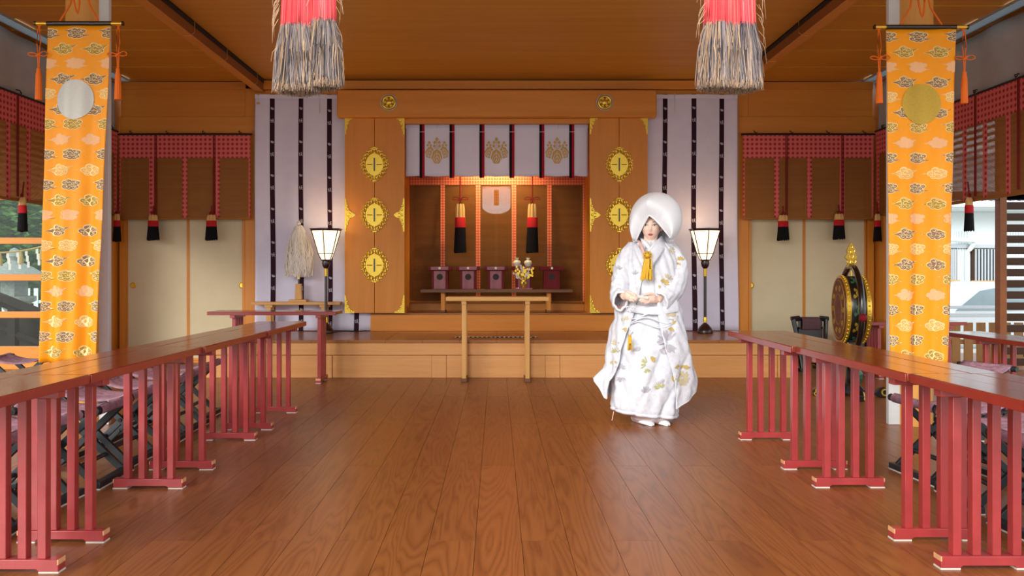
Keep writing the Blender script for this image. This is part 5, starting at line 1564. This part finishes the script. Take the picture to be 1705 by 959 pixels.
# inner layers at the hem
inner = loft_fn([(700, 1054, 1118, -.105, .15), (690, 1053, 1121, -.115, .16), (660, 1048, 1124, -.13, .17), (600, 1040, 1124, -.16, .17)])
for k, (nm, mt, dz, gr) in enumerate((('underrobe_hem', 'lining_pink', 0, 0.0), ('underrobe_hem', 'silk_pale', .012, .010), ('underrobe_hem', 'lining_pink', .024, .016))):
    mb = MB()
    def f_(u, v, dz=dz, gr=gr):
        p = inner(2*PI*u, 700-v*80); p.z += dz-.035*p.x; p.x *= 1+gr*4; p.y *= 1+gr*4
        r_ = 1+.02*math.sin(9*2*PI*u); p.y *= r_; return p
    mb.grid(f_, 64, 6, closed_u=True); mb.build(nm, mt, bride, 60, solid=.004)
rows = [(691, 1024, 1124, -.15, .20), (682, 1020.5, 1127.5, -.165, .22), (670, 1021, 1127, -.17, .21), (640, 1020, 1131, -.18, .20), (604, 1020, 1135, -.185, .19), (577, 1019, 1134, -.19, .18),
        (550, 1023, 1130, -.18, .17), (520, 1033, 1123, -.165, .16), (500, 1040, 1120, -.165, .16), (485, 1044, 1118, -.17, .15), (462, 1045, 1117, -.17, .14), (445, 1044, 1119, -.16, .13), (428, 1046, 1121, -.14, .12),
        (414, 1053, 1115, -.115, .11), (405, 1063, 1105, -.085, .10), (400, 1070, 1099, -.062, .09)]
main = loft_fn(rows)
def folds(theta, z, p):
    dn = max(0, min(1, (1.0-z)/.9))
    a = .010*dn*math.sin(theta*7+z*5)+.007*dn*math.sin(theta*13-z*8+1)+.004*math.sin(theta*17+z*31)*(1-dn*.6)
    a += .013*dn*abs(math.sin((p.x*2.2+z*1.5)*9+.6))**.6*math.exp(-((z-.4)/.28)**2)
    a -= .012*dn*max(0, math.sin((p.x*1.0-z*.42)*34+.5))**6
    a += .006*math.sin((p.x*1.2+z)*38)*math.exp(-((z-.85)/.16)**2)
    return a
def robe_fn(u, v):
    th = 2*PI*u-PI/2; py = 691-v*(691-400); p = main(th, py)
    d = folds(th, p.z, p); ctr = Vector((B(1075, py).x, 0, p.z)); dv = (p-ctr); l_ = max(dv.length, .01)
    p += dv/l_*d
    hem = max(0, 1-v*9)
    p.z += -.11*p.x*max(0, 1-v*3)+.01*hem
    return p
mb = MB(); mb.grid(robe_fn, 150, 120, closed_u=True); robe = mb.build('kimono', 'silk', bride, 70, solid=.006)
# padded hem roll
mb = MB(); pts = [robe_fn(i/80, .004)+Vector((0, 0, .004)) for i in range(81)]; mb.tube(pts, .014, 10, caps=False); mb.build('padded_hem', 'silk', robe, 60)
# outer robe: open in front, sleeves' long fall at both sides
orow = [(672, 1000, 1150, -.185, .235), (647, 999, 1155, -.19, .235), (630, 1000, 1154, -.195, .235), (616, 1010, 1150.5, -.20, .23), (604, 1013, 1148.5, -.21, .225), (577, 1014, 1144.5, -.205, .21), (550, 1019, 1138, -.195, .2), (532, 1025, 1134.5, -.19, .19),
        (510, 1030, 1130, -.178, .18), (490, 1036, 1127, -.178, .17), (460, 1040, 1124, -.175, .15), (435, 1042, 1125, -.155, .135), (415, 1049, 1119, -.125, .12), (404, 1060, 1108, -.09, .105)]
outer = loft_fn(orow)
hemtab = [(-60, 675), (-40, 664), (-20, 651), (0, 643), (30, 652), (90, 680), (140, 660), (165, 640), (180, 627), (192, 640), (206, 660)]
def outer_fn(u, v):
    # v 0 hem .. 1 shoulder
    th0 = math.radians(-90+32*(1-min(1, v*1.25))**1.2); th1 = math.radians(245-36*(1-min(1, v*1.25))**1.1)
    th = th0+(th1-th0)*u; dg = math.degrees(th)
    hem_py, = lerp_table([(a, float(b_)) for a, b_ in hemtab], dg)
    py = hem_py+(404-hem_py)*v
    p = outer(th, py)
    d = folds(th+.4, p.z, p)*1.1; ctr = Vector((B(1078, py).x, 0, p.z)); dv = p-ctr; l_ = max(.01, dv.length)
    p += dv/l_*(d+.006)
    if v < .12 and abs(dg-180) < 28: p.x -= .02*(1-v/.12)*(1-abs(dg-180)/28)
    return p
mb = MB(); mb.grid(outer_fn, 130, 110); uchi = mb.build('outer_robe', 'silk', bride, 70, solid=.010)
mb = MB(); mb.tube([outer_fn(i/70, .001) for i in range(71)], .0075, 8, caps=True); mb.build('robe_edge', 'silk', uchi, 60)
for u_ in (0, 1):
    mb = MB(); mb.tube([outer_fn(u_, i/50*.97) for i in range(51)], .0058, 8); mb.build('front_edge', 'silk', uchi, 60)
# corner threads
for p0, p1 in ((B(1002, 629, .02), B(1003, 643, .02)), (B(1022, 685, -.05), B(1019, 700, -.05))):
    mb = MB(); mb.tube([p0, p0.lerp(p1, .5), p1], .003, 5); mb.build('corner_thread', 'lining_pink', uchi)
# ---- sleeves
def sleeve(pts, name='sleeve'):
    ctr = bezier_pts([B(*p[:3]) for p in pts], 44)
    ra = [lerp_table([(i, float(p[3])) for i, p in enumerate(pts)], k/44*(len(pts)-1))[0] for k in range(45)]
    n_ = 40; vs2 = []; fs2 = []; rings = []
    for i, c_ in enumerate(ctr):
        d = (ctr[min(i+1, 44)]-ctr[max(i-1, 0)]).normalized(); upv = Vector((0, -.25, 1))
        a = d.cross(upv).normalized(); b_ = a.cross(d).normalized()
        ring = []
        for j in range(n_):
            t_ = 2*PI*j/n_; f = i/44
            r_ = ra[i]*(1+.05*math.sin(5*t_+i*.35)*f+.035*math.sin(9*t_-i*.6)+.03*math.sin(i*.9+2*t_))
            off = a*math.cos(t_)*r_*.78+b_*math.sin(t_)*r_*(1.0 if math.sin(t_) > 0 else 1+.32*f)
            ring.append(c_+off)
        rings.append(ring); vs2 += ring
    for i in range(44):
        for j in range(n_): fs2.append((i*n_+j, i*n_+(j+1) % n_, (i+1)*n_+(j+1) % n_, (i+1)*n_+j))
    mb = MB(); mb.add(vs2, fs2); o = mb.build(name, 'silk', bride, 70, solid=.008)
    # lining showing at the cuff
    mb = MB(); vs2 = []; fs2 = []
    for q, i in enumerate((44, 40, 36)):
        c_ = ctr[i]
        for j in range(n_): vs2.append(c_+(rings[i][j]-c_)*(.95-.04*q))
    for q in range(2):
        for j in range(n_): fs2.append((q*n_+j, q*n_+(j+1) % n_, (q+1)*n_+(j+1) % n_, (q+1)*n_+j))
    mb.add(vs2, fs2); mb.build('cuff_lining', 'lining_pink', o, 60)
    mb = MB(); mb.tube([rings[44][j % n_] for j in range(n_+1)], .009, 8, caps=False); mb.build('cuff_edge', 'hood_silk', o, 60)
    return o
sl1 = sleeve([(1060, 413, .02, .07), (1046, 434, .0, .085), (1038, 456, -.02, .088), (1034, 476, -.05, .084), (1030, 493, -.10, .072), (1033, 499, -.17, .058)])
sl2 = sleeve([(1108, 413, .02, .07), (1122, 434, .0, .082), (1129, 456, -.02, .083), (1124, 476, -.08, .08), (1113, 490, -.13, .07), (1101, 500, -.18, .06)])
# ---- crossed collars
def collar(pts, w_, mat, name, thick=.006):
    path = bezier_pts(pts, 30); mb = MB()
    def f(u, v):
        i = u*30; k = min(int(i), 29); p = path[k].lerp(path[k+1], i-k); d = (path[k+1]-path[k]).normalized()
        side = d.cross(Vector((0, -1, 0))).normalized()
        return p+side*(v-.5)*w_+Vector((0, -.008*math.sin(v*PI), 0))
    mb.grid(f, 60, 5); return mb.build(name, mat, bride, 60, solid=thick)
# white under-collar
collar([B(1068, 396, .03), B(1071, 401, -.06), B(1077, 408, -.12), B(1083, 416, -.155)], .026, 'hood_silk', 'under_collar')
collar([B(1102, 396, .03), B(1098, 401, -.07), B(1090, 409, -.13), B(1080, 419, -.165)], .03, 'hood_silk', 'under_collar')
# pink-edged middle collar and the wide outer collars
collar([B(1063, 399, .03), B(1066, 405, -.08), B(1070, 416, -.15), B(1074, 428, -.182)], .02, 'lining_pink', 'middle_collar')
collar([B(1058, 400, .02), B(1059, 410, -.08), B(1064, 422, -.15), B(1071, 436, -.19), B(1082, 452, -.20)], .045, 'silk', 'outer_collar', .012)
collar([B(1106, 399, .03), B(1103, 404, -.08), B(1095, 415, -.155), B(1086, 428, -.193), B(1074, 446, -.206)], .075, 'silk', 'outer_collar', .012)
# ---- sash and gathered folds at the waist
mb = MB()
def sash(u, v):
    th = math.radians(200+140*u); py = 507+13*v; p = outer(th, py); p.y -= .007+.006*math.sin(v*PI); p.z += .008*math.sin(u*9); return p
mb.grid(sash, 60, 8); mb.build('sash', 'silk', bride, 60, solid=.012)
for k in range(3):
    mb = MB(); pts = []
    for i in range(21):
        th = math.radians(218+106*i/20); p = outer(th, 524+k*7+5*math.sin(i*.5+k)); p.y -= .010; pts.append(p)
    mb.tube(pts, [.002]+[.006-.001*k]*19+[.002], 8); mb.build('waist_fold', 'silk', bride, 60)
# ---- chest tassel
s = BY/F_PX
ct = B(1078, 425.5, -.225)
mb = MB()
for k in range(7):
    a = 2*PI*k/7; mb.torus((ct.x+.02*math.cos(a), ct.y-.004, ct.z+.02*math.sin(a)), .010, .0045, 10, 6)
mb.lathe([(.018, -.01), (.02, 0), (.012, .012), (.002, .016)], 14, T=Matrix.Translation(ct) @ Matrix.Rotation(PI/2, 4, 'X'))
mb.build('gold_knot', 'gold_thread', bride, 60)
def fringe(top, bot, w0, w1, n_, mat, name, dep=.012):
    mb = MB(); rr = random.Random(n_)
    for i in range(n_):
        f = (i+.5)/n_-.5
        for lay in range(2):
            ff = f+rr.uniform(-.4, .4)/n_
            a = top+Vector((ff*w0, -dep*lay, 0)); b_ = bot+Vector((ff*w1, -dep*lay, rr.uniform(-.006, .006)))
            mb.tube([a, a.lerp(b_, .5)+Vector((0, -.004, 0)), b_], max(w1/n_*.62, .003), 6)
    return mb.build(name, mat, bride, 60)
fringe(B(1078.5, 431, -.222), B(1076, 466, -.228), .045, .082, 13, 'gold_thread', 'chest_fringe')
# ---- lower cord and tassel
mb = MB()
for q in (-1, 1):
    pts = bezier_pts([B(1050, 512, -.205), B(1050+q*5, 510, -.215), B(1050+q*7, 514, -.215), B(1050+q*3, 517, -.213), B(1050, 514, -.21)], 12); mb.tube(pts, .0035, 6)
mb.tube([B(1049, 514, -.212), B(1048.6, 535, -.217), B(1048.6, 560, -.224)], .0035, 6)
mb.build('white_cord', 'hood_silk', bride, 60)
fringe(B(1048.4, 560, -.226), B(1048.8, 582, -.232), .02, .034, 7, 'gold_thread', 'cord_tassel', .01)
mb = MB(); mb.tube([B(1048.4, 558, -.23), B(1048.4, 562, -.23)], .011, 10); mb.build('tassel_head', 'gold_thread', bride)
# ---- embroidery, laid on the cloth
trees = []
dg = bpy.context.evaluated_depsgraph_get()
bpy.context.view_layer.update()
vs_all = []; fs_all = []
for o in (robe, uchi, sl1, sl2):
    me = o.data; off = len(vs_all)
    vs_all += [v.co.copy() for v in me.vertices]; fs_all += [[i+off for i in p.vertices] for p in me.polygons]
bvh = BVHTree.FromPolygons(vs_all, fs_all)
camL = Vector((0, 0, CAM_H))-Vector((BX, BY, 0))
def hit(px, py):
    tgt = B(px, py, 0); d = (tgt-camL).normalized(); h = bvh.ray_cast(camL, d)
    return h[0], h[1], d
def petals(cx_, cy_, n_, r0, r1, w_, a0, a1, mat, name='embroidery', jit=.15, seed=1):
    rr = random.Random(seed); mb = MB(); ok = False
    for k in range(n_):
        a = a0+(a1-a0)*k/max(1, n_-1)+rr.uniform(-jit, jit); L = r1*rr.uniform(.8, 1.1)
        ring = []
        for q in range(10):
            t_ = 2*PI*q/10; u = r0+(L-r0)*(.5+.5*math.cos(t_)); v = w_*math.sin(t_)
            h, nn, d = hit(cx_+u*math.cos(a)-v*math.sin(a), cy_-u*math.sin(a)-v*math.cos(a))
            if h is None: break
            ring.append(h-d*.0105)
        if len(ring) == 10: mb.add(ring, [tuple(range(10))]); ok = True
    if ok: mb.build(name, mat, bride, None)
emb = [ # x, y, count, r0, r1, width, a0, a1, material
 (1133, 433, 5, 1, 7, 1.6, .4, 2.8, 'emb_gold'), (1131, 437, 3, 0, 5, 1.5, 3.5, 5, 'emb_gold'), (1118, 418, 7, 1, 7, 1.0, 0, 6, 'emb_beige'), (1120, 415, 4, 0, 5, .8, 0, 4, 'emb_gold'),
 (1105, 472, 7, 1, 9, 1.7, -.2, 2.2, 'emb_gold'), (1110, 466, 6, 3, 11, 1.0, .1, 1.9, 'emb_beige'), (1100, 476, 3, 0, 5, 1.2, 3.2, 4.2, 'emb_gold'),
 (1060, 517, 5, 0, 7, 1.3, -.7, 1.4, 'emb_gold'), (1041, 533, 6, 1, 8, 1.4, .5, 3.4, 'emb_beige'), (1043, 545, 5, 1, 9, 1.0, 3.6, 5.4, 'emb_gold'),
 (1117, 528, 8, 2, 13, 1.5, .3, 2.4, 'emb_beige'), (1119, 545, 4, 0, 8, 1.3, 3.6, 5.2, 'emb_gold'), (1121, 540, 3, 0, 8, 1.2, 1.0, 2.0, 'emb_gold'),
 (1112, 568, 13, 2, 19, 1.4, .9, 3.6, 'emb_silver'), (1112, 572, 11, 2, 18, 1.5, 3.8, 5.6, 'emb_silver'), (1108, 580, 8, 1, 11, 1.3, 3.5, 5.8, 'emb_silver'),
 (1078, 606, 8, 3, 13, .8, 1.9, 3.6, 'emb_green'), (1085, 601, 5, 2, 9, .9, .8, 1.9, 'emb_gold'), (1089, 598, 4, 0, 5, 1.4, 3.9, 5.2, 'emb_gold'), (1076, 612, 6, 2, 9, .8, 4.2, 5.6, 'emb_green'),
 (1136, 629, 14, 2, 13, 2.0, 0, 6.1, 'emb_beige'), (1131, 614, 6, 1, 9, 1.5, .5, 2.7, 'emb_gold'), (1141, 615, 5, 1, 9, 1.4, .3, 2.2, 'emb_gold'), (1125, 630, 5, 1, 7, 1.2, 2.2, 4.2, 'emb_gold'), (1138, 634, 9, 1, 9, 1.5, 3.2, 6.2, 'emb_beige'),
 (1099, 647, 9, 2, 11, .8, .6, 3.0, 'emb_green'), (1102, 640, 6, 2, 10, .7, 1.1, 2.4, 'emb_silver'), (1026, 588, 7, 2, 11, .9, .8, 3.0, 'emb_green'), (1024, 575, 6, 1, 10, 1.2, .6, 2.6, 'emb_beige'), (1022, 600, 6, 2, 9, .8, 3.6, 5.6, 'emb_gold'),
 (1033, 615, 9, 2, 11, .8, .4, 3.0, 'emb_silver'), (1034, 628, 7, 1, 9, .8, 3.4, 6, 'emb_silver'), (1029, 450, 5, 2, 9, 1.0, .6, 2.4, 'emb_silver'), (1057, 458, 4, 1, 8, .9, .8, 2.3, 'emb_silver'), (1075, 655, 8, 2, 12, .8, .8, 2.5, 'emb_silver'),
 (1046, 560, 5, 2, 11, .8, .8, 2.2, 'emb_silver'), (1063, 585, 6, 1, 9, .8, 1, 2.6, 'emb_silver')]
for k, e in enumerate(emb): petals(*e, seed=k+1)
# ---- split-toed socks
for k, (px, py) in enumerate(((1072, 0), (1098, 0))):
    c_ = B(px, 703, -.05); mb = MB()
    def foot(u, v, k=k):
        th = 2*PI*u; L = .115
        yy = -L+2*L*v; prof = math.sin(min(1, .06+v*1.0)*PI*.5+.0) if v < .5 else 1
        w_ = .044*(math.sqrt(max(0, 1-((.5-v)/.5)**2)) if v < .5 else 1-.25*((v-.5)*2)**2)+.002
        h_ = .03+.035*max(0, v-.2)
        if v < .3: h_ = .012+.03*v/.3*.8
        return (c_.x+w_*math.cos(th)-.35*yy*(1 if True else 1), -.055+yy*.8, max(0, h_*(.5+.55*math.sin(th))) )
    mb.grid(foot, 24, 24, closed_u=True)
    mb.build('sock', 'hood_silk', bride, 60)
# ---- closed fan in her hands
fa, fb = B(1052, 492.3, -.262), B(1079, 496.5, -.262)
t = thing('folding_fan', 'closed white folding fan held in the bride\'s hands', 'fan', (BX+fa.x, BY+fa.y, fa.z))
d = fb-fa
for k in range(5):
    oy = -.006+.003*k
    mb = MB(); mb.tube([Vector((0, oy, 0)), d*.5+Vector((0, oy, .001*k)), d+Vector((0, oy, .0015*k))], [.005, .0075, .0085], 4, sq=.35); mb.build('fan_leaf', 'white_paper', t)
MB().tube([Vector((0, -.01, 0))+d*.04, Vector((0, .01, 0))+d*.04], .004, 8).build('fan_rivet', 'gold', t)
